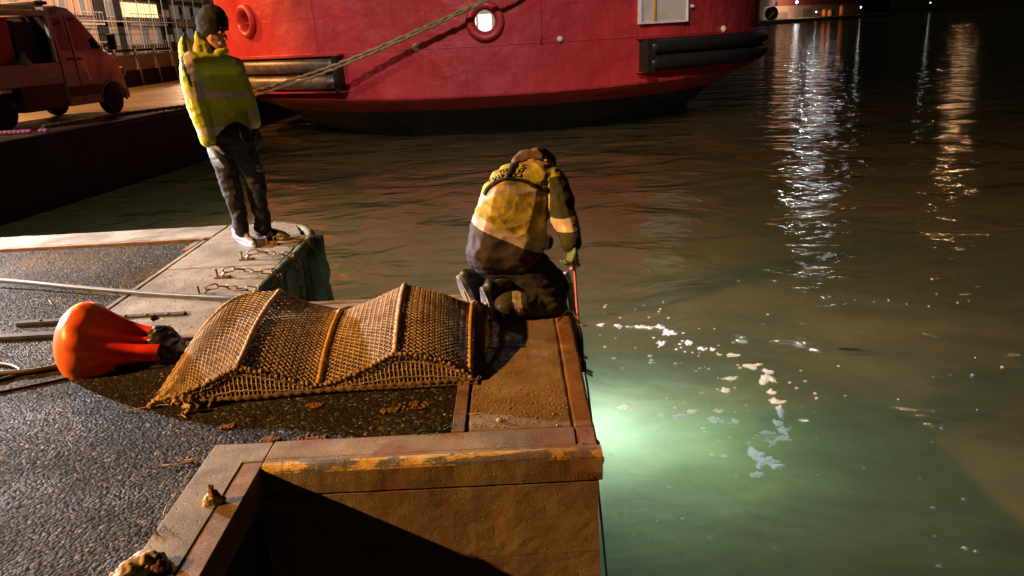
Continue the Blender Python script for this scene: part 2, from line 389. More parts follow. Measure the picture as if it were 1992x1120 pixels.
def organic(name, hulls, mat, parent=None, voxel=.012, smooth=6, disp=0.0, dscale=7, regions=None):
    """one continuous skin over rounded hulls; each hull = list of (point, radius) or (point, (rx, ry, rz))"""
    bm = bmesh.new()
    for hl in hulls:
        vs = []
        for p, r in hl:
            r3 = r if hasattr(r, '__len__') else (r, r, r)
            for q in ico(2): vs.append(bm.verts.new(Vector(p)+Vector((q.x*r3[0], q.y*r3[1], q.z*r3[2]))))
        res = bmesh.ops.convex_hull(bm, input=vs)
        junk = [g for g in res['geom_interior'] if isinstance(g, bmesh.types.BMVert)]
        bmesh.ops.delete(bm, geom=junk, context='VERTS')
    me = bpy.data.meshes.new('tmp'); bm.to_mesh(me); bm.free()
    o = bpy.data.objects.new('tmp', me); C.objects.link(o)
    rm = o.modifiers.new('r', 'REMESH'); rm.mode = 'VOXEL'; rm.voxel_size = voxel
    sm = o.modifiers.new('s', 'SMOOTH'); sm.iterations = smooth; sm.factor = .5
    dg = bpy.context.evaluated_depsgraph_get(); dg.update()
    me2 = bpy.data.meshes.new_from_object(o.evaluated_get(dg)); me2.name = name
    bpy.data.objects.remove(o); bpy.data.meshes.remove(me)
    nv = len(me2.vertices)
    if disp:
        nrm = np.empty(nv*3, np.float32); me2.vertices.foreach_get('normal', nrm); nrm = nrm.reshape(-1, 3)
        co = np.empty(nv*3, np.float32); me2.vertices.foreach_get('co', co); co = co.reshape(-1, 3); dd = np.empty(nv)
        for i_ in range(nv):
            p = Vector(co[i_].tolist())
            f = noise.noise(Vector((p.x*dscale, p.y*dscale, p.z*dscale*1.5)))
            f2 = 1-abs(noise.noise(Vector((p.x*dscale*1.5+9, p.y*dscale*1.5, p.z*dscale*2.4))))*2
            dd[i_] = disp*(f*.8+f2*.5)
        me2.vertices.foreach_set('co', (co+nrm*dd[:, None]).astype(np.float32).ravel())
    me2.materials.clear()
    for m_ in (mat if isinstance(mat, (list, tuple)) else [mat]): me2.materials.append(m_)
    if regions:
        me2.polygons.foreach_set('material_index', [regions(p.center) for p in me2.polygons])
    me2.polygons.foreach_set('use_smooth', [True]*len(me2.polygons))
    of = ORIG(parent)
    me2.transform(Matrix.Translation(-of)); me2.update()
    ob = bpy.data.objects.new(name, me2); C.objects.link(ob); ob.parent = parent; return ob
def spline(pts, n):                     # Catmull-Rom through points
    pts = [Vector(p) for p in pts]; out = []; m = len(pts)-1
    for i in range(n+1):
        s = i/n*m; k = min(int(s), m-1); t = s-k
        p0 = pts[max(k-1, 0)]; p1 = pts[k]; p2 = pts[k+1]; p3 = pts[min(k+2, m)]
        out.append(.5*((2*p1)+(p2-p0)*t+(2*p0-5*p1+4*p2-p3)*t*t+(3*p1-p0-3*p2+p3)*t**3))
    return out
def rope_r(n, r, k=.18, per=3): return [r*(1+k*math.sin(i*2*math.pi/per)) for i in range(n)]
def link_mesh(name, L, w, r):           # one chain link lying along x
    pts = []
    for i in range(16):
        a = 2*math.pi*i/16; cx = (L/2-w/2)*(1 if math.cos(a) > 0 else -1)
        pts.append((cx+math.cos(a)*w/2, math.sin(a)*w/2, 0))
    mb = MB(); mb.tube(pts, r, 6, closed=True); me = bpy.data.meshes.new(name); me.from_pydata(mb.v, [], mb.f)
    me.polygons.foreach_set('use_smooth', [True]*len(me.polygons)); return me

# ================================================================== SETTING
WZ = -1.4
w = MB().add([(-160, -30, WZ), (700, -30, WZ), (700, 700, WZ), (-160, 700, WZ)], [(0, 1, 2, 3)]).build('water', M['water']); tag(w, kind='structure')
bed = MB().add([(-170, -40, -7), (900, -40, -7), (900, 900, -7), (-170, 900, -7)], [(0, 1, 2, 3)]).build('ground', M['farbase']); tag(bed, kind='structure')

# ---- near quay: asphalt sheet
asp = MB()
for a, b in (((-10, 2.795), (-.315, 4.066)), ((-10, 4.066), (-2.635, 6.3)), ((-10, -6), (-1.275, 2.795))):
    asp.add([(a[0], a[1], 0), (b[0], a[1], 0), (b[0], b[1], 0), (a[0], b[1], 0)], [(0, 1, 2, 3)])
asp = asp.build('pavement', M['asphalt'], merge=True); tag(asp, kind='structure')

quay = empty('concrete_quay', (-1, 4, 0), 'worn concrete edge and wall around the asphalt of the near quay', 'quay wall')
def slab(name, pts, z0, z1, mat, amp=.004, sub=.06, bev=.012, parent=quay, label=None):
    o = MB().prism(pts, z0, z1).build(name, mat, parent); rough_edges(o, amp, sub, len(C.objects)*.37)
    bevel(o, bev, 2, 50); 
    if label: tag(o, label)
    return o
T = .012
# core below the paving, recessed a little under the coping
core = MB()
core.prism([(-10, -6), (-1.06, -6), (-1.06, 2.625), (.262, 2.625), (.262, 4.535), (-10, 4.535)], -7, -.125)
core.prism([(-10, 4.536), (-1.77, 4.536), (-1.77, 6.86), (-10, 6.86)], -7, -.125)
o = core.build('wall', M['concrete_d'], quay); rough_edges(o, .004, .4, 1)
# wall face seen in the recess: cast in boards, the board joints slightly raised
face = MB()
for k in range(4):
    z1 = -.1225-k*.32; face.box((-1.055, 2.5945+.001*(k % 2), z1-.319), (.266, 2.63, z1))
o = face.build('wall_face', M['wallc'], quay); rough_edges(o, .003, .03, 3)
slab('coping_slab', [(-1.029, 2.654), (.19, 2.654), (.19, 2.795), (-1.029, 2.795)], -.12, T, M['concrete_r'], .003, .05, .004)
slab('coping_slab', [(-.245, 2.80), (.1885, 2.80), (.1885, 3.66), (-.245, 3.66)], -.12, T-.002, M['concrete_r'])
slab('coping_slab', [(-.245, 3.67), (.1885, 3.67), (.1885, 4.50), (-.245, 4.50)], -.12, T-.004, M['concrete_r'])
slab('coping_slab', [(-1.75, 4.25), (-.255, 4.25), (-.255, 4.50), (-1.75, 4.50)], -.12, T-.003, M['concrete'])
slab('coping_slab', [(-2.60, 4.075), (-1.76, 4.075), (-1.76, 5.45), (-2.60, 5.45)], -.12, T, M['concrete'])
slab('coping_slab', [(-2.60, 5.46), (-1.76, 5.46), (-1.76, 6.30), (-2.60, 6.30)], -.12, T+.002, M['concrete'])
slab('coping_slab', [(-2.60, 6.31), (-1.80, 6.31), (-1.95, 6.70), (-2.10, 6.82), (-2.60, 6.86)], -.12, T, M['concrete'])
slab('coping_slab', [(-10, 6.42), (-2.61, 6.42), (-2.61, 6.84), (-10, 6.80)], -.12, T, M['concrete'], .01, .12)
slab('coping_slab', [(-1.272, -6), (-1.112, -6), (-1.112, 2.640), (-1.031, 2.645), (-1.031, 2.79), (-1.272, 2.79), (-1.272, 2.5)], -.12, T+.001, M['concrete'], .002, .06, .004)
# steel edgings and strips let into the concrete
slab('edge_strip', [(-.308, 2.80), (-.253, 2.80), (-.253, 4.06), (-.308, 4.06)], -.1, T+.004, M['rust_strip'], .002, .08, .004)
slab('edge_strip', [(-2.60, 4.03), (-.31, 4.03), (-.31, 4.068), (-2.60, 4.068)], -.1, T+.003, M['rust_strip'], .002, .1, .004)
slab('edge_strip', [(-2.642, 4.07), (-2.607, 4.07), (-2.607, 6.3), (-2.642, 6.3)], -.1, T+.003, M['concrete'], .002, .1, .004)
slab('edge_strip', [(-2.70, 6.0), (-2.644, 6.0), (-2.644, 6.40), (-2.70, 6.40)], -.1, T+.005, M['rust_strip'], .002, .1, .004)
slab('edge_strip', [(-10, 6.34), (-2.70, 6.345), (-2.70, 6.39), (-10, 6.385)], -.1, T+.006, M['rust_strip'], .002, .2, .004)
slab('edge_strip', [(-1.110, -6), (-1.03, -6), (-1.03, 2.643), (-1.110, 2.638)], -.12, T-.003, M['rust_strip'], .0015, .06, .004, label='broad rust-brown steel edging of the recess')
slab('edge_strip', [(.19, 2.80), (.276, 2.80), (.278, 4.55), (.19, 4.55)], -.14, T-.001, M['rust_edge'], .005, .04, .012, label='stained concrete nosing along the water')
slab('edge_strip', [(-1.75, 4.503), (.188, 4.503), (.188, 4.556), (-1.75, 4.556)], -.12, T, M['concrete_r'], .006, .05, .01)
slab('edge_strip', [(.1905, 2.654), (.2765, 2.654), (.2765, 2.797), (.1905, 2.797)], -.13, T-.004, M['rust_edge'], .005, .03, .008)
# painted nosing: rounded bull-nose with chipped paint
nz = MB(); pf = [(2.652, T), (2.632, T), (2.612, T-.002), (2.600, T-.008), (2.594, T-.018), (2.592, -.018), (2.592, -.070), (2.594, -.112), (2.608, -.122), (2.652, -.122)]
xs = [-1.028+i*(1.308/96) for i in range(97)]
vs = []
for x in xs:
    rg = max(0, (x-.16)/.12)
    for k, (y, z) in enumerate(pf):
        q = Vector((x*7, y*7, z*7)); a = noise.noise(q)*.003+noise.noise(q*4)*.0015
        chip = max(0, noise.noise(Vector((x*3.1, 4.4, 0)))-.15)*.05
        vs.append((x+rg*.003, y-a-rg*.012*(1 if k < 7 else 0)+(chip if 1 < k < 5 else 0), z+(a*.8 if 0 < k < 7 else 0)-chip*(.3 if 0 < k < 4 else 0)))
m_ = len(pf)
nz.add(vs, [(i*m_+k, i*m_+(k+1) % m_, (i+1)*m_+(k+1) % m_, (i+1)*m_+k) for i in range(96) for k in range(m_)]+[tuple(range(m_))[::-1], tuple(96*m_+k for k in range(m_))])
nz.mi = [(1 if (5 <= k <= 7) else 2 if k == 0 else 0) for i in range(96) for k in range(m_)]+[0, 0]
tag(nz.build('nosing', [M['paint'], M['wallc'], M['concrete_r']], quay), 'rounded quay nosing with flaking yellow paint')
crack = MB()                             # spalled lump at the outer corner
tag(organic('corner_lump', [[((.21, 2.66, -.030), .040), ((.255, 2.64, -.055), .038), ((.248, 2.615, -.085), .026)], [((.235, 2.77, -.026), .034), ((.252, 2.70, -.034), .034)]], M['rust'], quay, .005, 1, .008, 45), 'spalled rusty corner of the quay')

# ---- green timber and steel fender face on the far finger
fen = empty('quay_fender', (-1.72, 5.3, -.5), 'algae-green vertical fender face under the chains at the far corner', 'quay fender')
yy = [4.57, 4.80, 5.04, 5.30, 5.56, 5.82, 6.08, 6.32]
for i in range(7):
    y0, y1 = yy[i]+.012, yy[i+1]-.012; xo = -1.69+.012*(i % 2)
    o = MB().prism([(-1.77, y0), (xo, y0), (xo, y1), (-1.77, y1)], -2.2, -.02-.006*(i % 3)).build('fender_board', M['greenf'], fen); rough_edges(o, .008, .1, i*3.3); bevel(o, .012, 2, 50)
top = MB(); pts = [(-1.745, 4.56, .0), (-1.735, 5.2, .002), (-1.72, 5.9, .0), (-1.72, 6.2, -.004), (-1.80, 6.5, 0), (-1.97, 6.75, -.006), (-2.2, 6.88, -.01)]
sp = spline(pts, 60); top.tube([p+Vector((0, 0, -.02+.006*noise.noise(p*9))) for p in sp], [.045+.012*noise.noise(p*7) for p in sp], 10)
tag(top.build('fender_rail', M['greenf'], fen, smooth=True), 'rounded mossy top rail of the fender')
o = organic('fender_post', [[((-1.70, 6.0, -.1), .10), ((-1.66, 5.96, -2.2), .13)], [((-1.72, 6.25, -.08), .11), ((-1.70, 6.2, -2.2), .12)]], M['greenf'], fen, .03, 3, .02, 6)

# ---- loose chippings on the asphalt, thinned near the camera to darken the dimly lit foreground
def chips():
    N = 60000
    x = rng.uniform(-4.6, -.32, N*2); y = rng.uniform(1.6, 6.35, N*2)
    wet = np.sin(x*2.1+np.sin(y*1.7)*1.3)+np.sin(y*2.9+np.sin(x*3.1))*.7+rng.normal(0, .5, N*2)
    keep = (rng.uniform(0, 1, N*2) < np.clip(1.1-(y-2)/9, .3, 1)*np.clip(.75+.3*wet, .25, 1)*np.clip(.35+(y-1.8)*.6, .35, 1)) & ~((y > 4.03) & (x > -2.65)) & ~((y < 2.80) & (x > -1.28))
    x = x[keep][:N]; y = y[keep][:N]; n = len(x)
    s = rng.uniform(.0018, .0052, n)*np.clip(.75+(y-2)*.12, .7, 1.3); r = rng.uniform(0, 6.28, n)
    base = np.array([(1, 0, 0), (0, 1, 0), (-1, 0, 0), (0, -1, 0), (0, 0, .6), (0, 0, -.5)], float)
    v = np.repeat(base[None], n, 0)*rng.uniform(.65, 1.35, (n, 6, 1))
    c, s_ = np.cos(r)[:, None], np.sin(r)[:, None]
    vx = (v[:, :, 0]*c-v[:, :, 1]*s_)*s[:, None]+x[:, None]; vy = (v[:, :, 0]*s_+v[:, :, 1]*c)*s[:, None]+y[:, None]
    vz = v[:, :, 2]*s[:, None]+.002
    co = np.stack([vx, vy, vz], 2).reshape(-1, 3)
    f = np.array([(0, 1, 4), (1, 2, 4), (2, 3, 4), (3, 0, 4)])
    F = (f[None]+(np.arange(n)*6)[:, None, None]).reshape(-1)
    me = bpy.data.meshes.new('loose_chippings'); me.vertices.add(n*6); me.vertices.foreach_set('co', co.ravel())
    nf = n*4; me.loops.add(nf*3); me.loops.foreach_set('vertex_index', F)
    me.polygons.add(nf); me.polygons.foreach_set('loop_start', np.arange(nf)*3); me.polygons.foreach_set('loop_total', np.full(nf, 3)); me.update(calc_edges=True)
    me.materials.append(M['chips']); o = bpy.data.objects.new('loose_chippings', me); C.objects.link(o)
    tag(o, 'loose grit and stone chips over the wet dark asphalt', 'gravel', kind='stuff')
chips()

# ---- harbour basin wall and the dock road the van stands on
dk = [(-22, -30), (-16.4, -30), (-9.52, 14.4), (-8.1, 23.2), (-10.6, 25.6), (-10.9, 140), (-60, 140), (-60, -30)]
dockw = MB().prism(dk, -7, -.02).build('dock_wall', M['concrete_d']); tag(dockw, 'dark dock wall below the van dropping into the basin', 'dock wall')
road = MB().prism([(x*.9995, y) for x, y in dk], -.019, 0).build('road', pmat('dock_road', (.20, .16, .12), (.13, .10, .08), .6, .55, .4, 20, .01, rough2=.35)); tag(road, kind='structure')
kb = MB(); kb.bar((-9.75, 13.0, .03), (-8.32, 23.0, .03), .22, .07)
kb = kb.build('kerb', M['concrete_d']); tag(kb, kind='structure')

# ================================================================== SHIP
ship = empty('ship', (-.6, 30, WZ), 'red ship with a broad rounded end and tube fenders, moored across the basin', 'ship')
LV = [(-3.4, -.2, 4.5, 27.5, 8), (-2.2, -.25, 6.3, 25.2, 8), (-1.4, -.3, 7.4, 23.9, 8), (-.95, -.4, 7.9, 23.5, 8), (-.50, -.5, 8.5, 23.0, 8), (-.12, -.6, 9.35, 22.15, 8), (0, -.6, 9.5, 22.0, 8), (3.9, -.6, 9.6, 21.85, 8.1)]
def hull_pt(t, z, out=0.0):
    kz = .42*(1-math.cos(min(abs(t), math.pi/2)))-.14       # knuckle height rises a little towards the sides
    zz = z-kz if z >= kz else (z-kz)*(3.4/(3.4+kz))
    for a, b in zip(LV, LV[1:]):
        if zz <= b[0]: break
    f = max(0, min(1, (zz-a[0])/(b[0]-a[0]))); xc, aa, yf, dp = [a[i]+(b[i]-a[i])*f for i in range(1, 5)]
    yc = yf+dp
    if abs(t) <= math.pi/2:
        p = Vector((xc+(aa+out)*math.sin(t), yc-(dp+out)*math.cos(t), z))
    else: p = Vector((xc+(aa+out)*(1 if t > 0 else -1), yc+(abs(t)-math.pi/2)*dp*1.6, z))
    return p
ts = [-math.pi/2-2.4, -math.pi/2-1.2]+[-math.pi/2+i*math.pi/300 for i in range(301)]+[math.pi/2+1.2, math.pi/2+2.4]
def kn(t): return .42*(1-math.cos(min(abs(t), math.pi/2)))-.14
rows = [-3.3, -2.4, -1.7, -1.4, -1.0, -.7, -.45, -.28]
hb = MB(); grid = []
for t in ts:
    zs = [z for z in rows]+[kn(t)-.001 if False else kn(t)]+[kn(t)+(3.6-kn(t))*i/48 for i in range(1, 49)]
    grid.append([hull_pt(t, z) for z in zs])
nr = len(grid[0]); hb.v = [tuple(p) for g_ in grid for p in g_]
CH = [((943, 41), .52, .27), ((481, 41), .50, .25)]
allf = [(i*nr+j, (i+1)*nr+j, (i+1)*nr+j+1, i*nr+j+1) for i in range(len(ts)-1) for j in range(nr-1)]
bvh = BVHTree.FromPolygons([Vector(v) for v in hb.v], allf)
CO = Vector((0, 0, CAM_H))
def hitp(px_, py_, tree=bvh):
    loc, nrm, idx, dist = tree.ray_cast(CO, ray(px_, py_).normalized())
    if loc is None: return None, None
    if nrm.dot(ray(px_, py_)) > 0: nrm = -nrm
    return loc, nrm
chc = [(hitp(*c[0]), c[1], c[2]) for c in CH]
def inhole(f):
    c = sum((Vector(hb.v[i]) for i in f), Vector())/4
    return any(h_[0] is not None and (c-h_[0]).length < r_*.72 for h_, r_, q_ in chc)
hb.f = [f for f in allf if not inhole(f)]; hb.mi = [0]*len(hb.f)
ho = hb.build('hull', M['hull'], ship, smooth=True)
dk_ = MB().prism([(-8.6, 25.2), (-5, 23.2), (-.6, 22.3), (4, 23.2), (7.6, 25.4), (8.6, 30), (8.6, 60), (-9.6, 60), (-9.6, 30)], .98, 1.02).build('deck', M['dpanel'], ship)
dh = MB().box((-6.5, 31, 1.02), (5.5, 52, 8)).build('deckhouse', M['cream'], ship); bevel(dh, .1)
bulw = MB().tube([hull_pt(t, 3.6, .0) for t in ts], .09, 6).build('bulwark_rail', M['hull'], ship, smooth=True)
# fairleads: flared rings standing proud of the plating
for (hp_, hn), r1, r0 in chc:
    mb = MB(); prof = [(r1*1.0, -.05), (r1*1.02, .03), (r1*.94, .13), (r1*.80, .17), (r1*.64, .12), (r0*1.06, -.02), (r0, -.18), (r0, -.34), (r0*1.25, -.38)]
    mb.lathe(prof[:-1], hp_, hn, 40); mb.f = [f for f in mb.f if len(f) == 4]; mb.mi = [0]*len(mb.f)
    mb.build('fairlead', M['hull'], ship, smooth=True)
# bright cabin wall behind the middle fairlead: its floodlight put in as emission
c0 = at(943, 42, 25.3); lk = empty('glowing_wall', (0, 0, 0)); lk.parent = ship; lk.matrix_parent_inverse = Matrix(); lk.location = c0-ship.location
mb = MB(); mb.box((c0.x-.20, c0.y, 1.02), (c0.x+.20, c0.y+.5, c0.z+.22)); o = mb.build('glow_box', M['deckwhite'], lk); bevel(o, .03)
mb = MB(); mb.box((c0.x-.34, c0.y-.05, 1.02), (c0.x-.27, c0.y+.02, c0.z+.18)); mb.build('glow_post', M['deckwhite'], lk)
# knuckle ledge, plate seams and ribs
def hull_line(name, t0, t1, z, r, out, mat, lab=None, n=90, slope=0):
    mb = MB(); mb.tube([hull_pt(t0+(t1-t0)*i/n, z+slope*i/n, out) for i in range(n+1)], r, 6)
    o = mb.build(name, mat, ship, smooth=True); return o
def t_of(px_, py_):
    p, _ = hitp(px_, py_); return math.asin(max(-1, min(1, (p.x+.6)/9.5))) if p is not None else 0
hull_line('plate_seam', -1.5, 1.5, 1.20, .018, .004, M['hull'])
hull_line('plate_seam', t_of(670, 140), t_of(1240, 100), .62, .006, .002, M['hull'])
hull_line('plate_seam', -1.2, 1.2, 2.18, .008, .002, M['hull'])
mb = MB(); n_ = 160
for i in range(n_+1):
    t = -1.62+3.24*i/n_; k_ = kn(t)
    mb.v += [tuple(hull_pt(t, k_+.028, .02)), tuple(hull_pt(t, k_-.012, .028)), tuple(hull_pt(t, k_-.03, -.04))]
for i in range(n_):
    for k in range(2): mb.f.append((i*3+k, i*3+3+k, i*3+4+k, i*3+1+k)); mb.mi.append(0)
mb.build('knuckle_strake', M['hull'], ship, smooth=True)
for px_, za, zb, rr in ((618, 1.2, 3.6, .010), (722, .0, 1.2, .006), (840, 1.2, 1.6, .006), (905, .0, 3.6, .006), (1000, .62, 1.2, .006), (1053, 1.15, 3.6, .035), (1062, 1.15, 3.6, .012), (1182, -.05, 2.2, .007), (1020, -.1, .9, .006), (770, 1.2, 3.6, .006), (1150, 1.2, 3.6, .006), (1320, 1.3, 3.6, .006), (955, -.6, -.1, .005)):
    t = t_of(px_, 90); MB().tube([hull_pt(t, za+(zb-za)*i/10, .004) for i in range(11)], rr, 6).build('plate_seam' if rr < .02 else 'hull_rib', M['hull'], ship, smooth=True)
# small lugs that catch the light
for px_, py_, s_ in ((809, 92, .10), (1089, 76, .09), (1406, 56, .10), (1345, 12, .06)):
    p, n2 = hitp(px_, py_)
    if p is not None:
        mb = MB(); mb.lathe([(s_, -.02), (s_, .03), (s_*.8, .07), (s_*.35, .10), (0, .105)], p, n2, 12); mb.build('hull_lug', M['cream'], ship, smooth=True)
# long fender tubes at both sides
def fender(name, t0, t1, z, r, out, mat, lab):
    mb = MB(); n = 60; mb.tube([hull_pt(t0+(t1-t0)*i/n, z, out) for i in range(n+1)], r, 14)
    for e_ in (0, n):
        pass
    o = mb.build(name, mat, ship, smooth=True); tag(o, lab); return o
tl = t_of(668, 140); tr_ = t_of(1247, 100)
fender('fender_tube', -math.pi/2-.5, tl-.012, .90, .21, .13, M['fend'], 'brown steel fender tube')
fender('fender_tube', -math.pi/2-.5, tl-.012, .42, .21, .13, M['fend'], 'brown steel fender tube')
fender('fender_tube', tr_+.01, math.pi/2+.3, .92, .215, .20, M['fendb'], 'black rubber fender tube')
fender('fender_tube', tr_+.01, math.pi/2+.3, .48, .215, .20, M['fendb'], 'black rubber fender tube')
for (ta, tb, za, zb, mt, out) in ((-math.pi/2-.5, tl+.012, 1.14, 1.18, 'hull', .34), (-math.pi/2-.5, tl+.012, .14, .18, 'hull', .30), (tr_-.02, math.pi/2+.3, 1.14, 1.17, 'hull', .22), (tr_-.02, math.pi/2+.3, .22, .25, 'hull', .22)):
    mb = MB(); n = 60
    for i in range(n+1):
        t = ta+(tb-ta)*i/n; mb.v += [tuple(hull_pt(t, za, -.05)), tuple(hull_pt(t, za, out)), tuple(hull_pt(t, zb, out)), tuple(hull_pt(t, zb, -.05))]
    for i in range(n):
        for k in range(4): mb.f.append((i*4+k, i*4+(k+1) % 4, i*4+4+(k+1) % 4, i*4+4+k)); mb.mi.append(0)
    mb.f += [(3, 2, 1, 0), (n*4, n*4+1, n*4+2, n*4+3)]; mb.mi += [0, 0]
    mb.build('fender_ledge', M[mt], ship)
for t, s_ in ((tl, 1), (tr_, -1)):
    mb = MB()
    mb.v = [tuple(hull_pt(t+dt, z, o_)) for dt in (-.012, .004) for z, o_ in ((.16, -.03), (.16, .32), (1.16, .32), (1.16, -.03))] if s_ > 0 else [tuple(hull_pt(t+dt, z, o_)) for dt in (-.008, .02) for z, o_ in ((.24, -.03), (.24, .40), (1.15, .40), (1.15, -.03))]
    mb.f = [(0, 1, 2, 3), (7, 6, 5, 4), (0, 4, 5, 1), (1, 5, 6, 2), (2, 6, 7, 3), (3, 7, 4, 0)]; mb.mi = [0]*6
    mb.build('fender_end_plate', M['cap'] if s_ > 0 else M['fendb'], ship)
# pale box opening near the right of the hull
p1, n1 = hitp(1286, 25); p2, _ = hitp(1240, 44); p3, _ = hitp(1333, 40)
if p1 is not None:
    tx = (p3-p2); tx.z = 0; tx.normalize(); nn = Vector((tx.y, -tx.x, 0)); wd = (p3-p2).length; b0 = p2+nn*.10; z0 = at(1286, 45, p1.y).z; zt = 3.5
    def bx(mb, u0, u1, za, zb, d0, d1):
        vs_ = [b0+tx*u+nn*d for u, d in ((u0, d0), (u1, d0), (u1, d1), (u0, d1))]
        mb.add([(v.x, v.y, za) for v in vs_]+[(v.x, v.y, zb) for v in vs_], [(0, 3, 2, 1), (4, 5, 6, 7), (0, 1, 5, 4), (1, 2, 6, 5), (2, 3, 7, 6), (3, 0, 4, 7)]); return mb
    pn = bx(MB(), .03, wd-.03, z0+.03, zt, -.10, .0).build('side_locker', M['cream'], ship)
    fr = MB(); bx(fr, 0, .05, z0, zt, -.12, .05); bx(fr, wd-.05, wd, z0, zt, -.12, .05); bx(fr, .05, wd-.05, z0, z0+.05, -.12, .05); bx(fr, .05, wd-.05, zt-.05, zt, -.12, .05)
    bevel(fr.build('locker_frame', M['white'], pn, local=False), .012)
    for o_ in (pn,): pass
    pi_ = MB(); pi_.tube([b0+tx*(wd*.30)+nn*.03+Vector((0, 0, z0+.06-b0.z)), b0+tx*(wd*.30)+nn*.03+Vector((0, 0, zt-b0.z-.05))], .035, 8); tag(pi_.build('pipe', M['yel'], pn, smooth=True), 'dull yellow pipe')
    sm_ = MB(); bx(sm_, .06, wd-.06, z0+.86, z0+.88, .0, .012); sm_.build('panel_seam', M['cream'], pn)
# pale pole standing at the right-hand edge of the hull
pp = hull_pt(1.40, 1.2, .05); mb = MB(); mb.tube([pp+Vector((0, 0, .0)), pp+Vector((0, 0, 2.5))], .055, 8); mb.tube([pp+Vector((0, 0, .05)), pp+Vector((0, 0, -.02))], .1, 8)
mb.build('pole', M['white'], ship, smooth=True)

# ---- mooring ropes
A0 = Vector((-8.55, 21.3, .12)); A1 = at(475, 186, 22.2); e1 = at(670, 122, 21.7); e2 = at(940, 2, 21.3); e3 = at(1010, -40, 21.2)
def strand(dz, dx, sway, ph):
    ctl = [at(88, 266-dz*2.2, 16.9), at(230, 240-dz*1.6, 19.0), at(365, 214+dz*.6, 21.0), A1+Vector((dx, 0, dz*.012)), e1+Vector((0, 0, dz*.010)), e2+Vector((dx*.3, 0, dz*.004)), e3]
    for q in ctl[:3]: q.z = max(q.z, .115)
    s = spline(ctl, 420)
    return [p+Vector((0, sway*math.sin(i*.9+ph), sway*math.cos(i*.9+ph))) for i, p in enumerate(s)]
for k, (dz, lab) in enumerate(((4, 'upper of the two mooring ropes from the dock edge up to the red ship'), (-5, 'lower mooring rope with pale flecks, running from the dock edge to the red ship'))):
    s = strand(dz, .05*k, .012, k*2.0); r = [.038*(1+.16*math.sin(i*1.7)) for i in range(len(s))]
    o = MB().tube(s, r, 8).build('mooring_rope', M['moor'], None, smooth=True); tag(o, lab, 'rope', 'mooring ropes of the red ship')
bl = MB(); bl.lathe([(.34, 0), (.34, .04), (.2, .06), (.16, .4), (.19, .46), (.26, .5), (.26, .56), (.1, .62), (0, .62)], (-8.42, 22.3, 0), (0, 0, 1), 20)
tag(bl.build('bollard', M['cap'], None, smooth=True), 'black mushroom bollard on the dock edge behind the standing worker', 'bollard')

# ================================================================== VAN
VZ = math.atan2(.97, .24)
van = empty('work_van', (-11.36, 17.8, 0), 'rose-coloured crew-cab flatbed van with pale roof beams, parked at the dock edge', 'van', rz=VZ)
VW = 2.0
def vb(mb, name, mat, parent=van, smooth=False): return mb.build(name, mat, parent, smooth=smooth, local=True)
# cab: loft of side profiles across the width
prof = [(1.88, .42), (1.86, 1.5), (1.92, 2.55), (2.02, 2.66), (2.35, 2.72), (2.72, 2.66), (2.88, 2.54), (3.20, 2.12), (3.52, 1.66), (3.84, 1.46), (4.04, 1.22), (4.16, .92), (4.20, .62), (4.18, .40), (3.93, .36)]
arch = [(3.93, .36), (3.92, .52), (3.84, .72), (3.68, .84), (3.48, .88), (3.28, .82), (3.14, .68), (3.08, .50), (3.07, .34), (2.0, .34)]
full = prof+arch[1:]
mb = MB(); cols = [(0, 0.0), (.03, -.0), (.5, 0), (1.5, 0), (1.97, 0), (2.0, 0)]
def inset(u, z, v):
    e = min(v, VW-v); roundy = max(0, 1-e/.12)
    cx, cz = 3.0, 1.3
    lean = max(0, (z-1.45))*.13
    vv = v+(lean if v < VW/2 else -lean)*(1)
    nose = max(0, u-3.6)*.22*(abs(v-VW/2)/(VW/2))**2
    return (u-nose-(.04 if roundy > .5 and u > 2 else 0), vv+(.0), z-(.035 if roundy > .5 and z > 1.5 else 0))
vs_ = [0.0, .06, .35, 1.0, 1.65, 1.94, 2.0]
for v in vs_:
    for (u, z) in full: mb.v.append(inset(u, z, v))
m_ = len(full)
for i in range(len(vs_)-1):
    for k in range(m_): mb.f.append((i*m_+k, i*m_+(k+1) % m_, (i+1)*m_+(k+1) % m_, (i+1)*m_+k)); mb.mi.append(0)
mb.f += [tuple(range(m_))[::-1], tuple((len(vs_)-1)*m_+k for k in range(m_))]; mb.mi += [0, 0]
cab = vb(mb, 'cab', M['vanp']); bevel(cab, .035, 3, 28); cab.data.polygons.foreach_set('use_smooth', [True]*len(cab.data.polygons))
def sideplate(name, pts, mat, off=.012, thick=.02, parent=van, bev=.006, lab=None):
    mb = MB(); n = len(pts)
    def yo(z): return max(0, z-1.45)*.13
    mb.v = [(u, yo(z)-off, z) for u, z in pts]+[(u, yo(z)-off+thick, z) for u, z in pts]
    mb.f = [tuple(range(n)), tuple(range(n, 2*n))[::-1]]+[(i, n+i, n+(i+1) % n, (i+1) % n) for i in range(n)]; mb.mi = [0]*len(mb.f)
    o = vb(mb, name, mat, parent); bevel(o, bev, 2)
    if lab: tag(o, lab)
    return o
d1 = sideplate('door', [(2.42, .42), (2.42, 1.60), (2.47, 2.50), (2.82, 2.50), (3.24, 1.98), (3.46, 1.62), (3.40, 1.55), (3.30, .98), (3.06, .72), (3.02, .42)], M['vanp'], .012, lab='front side door')
d2 = sideplate('door', [(1.95, .42), (1.93, 1.60), (1.97, 2.50), (2.40, 2.50), (2.38, 1.60), (2.38, .42)], M['vanp'], .012, lab='rear crew door')
sideplate('window', [(2.52, 1.66), (2.54, 2.44), (2.80, 2.43), (3.16, 1.98), (3.36, 1.68)], M['glass'], .016, .006, d1)
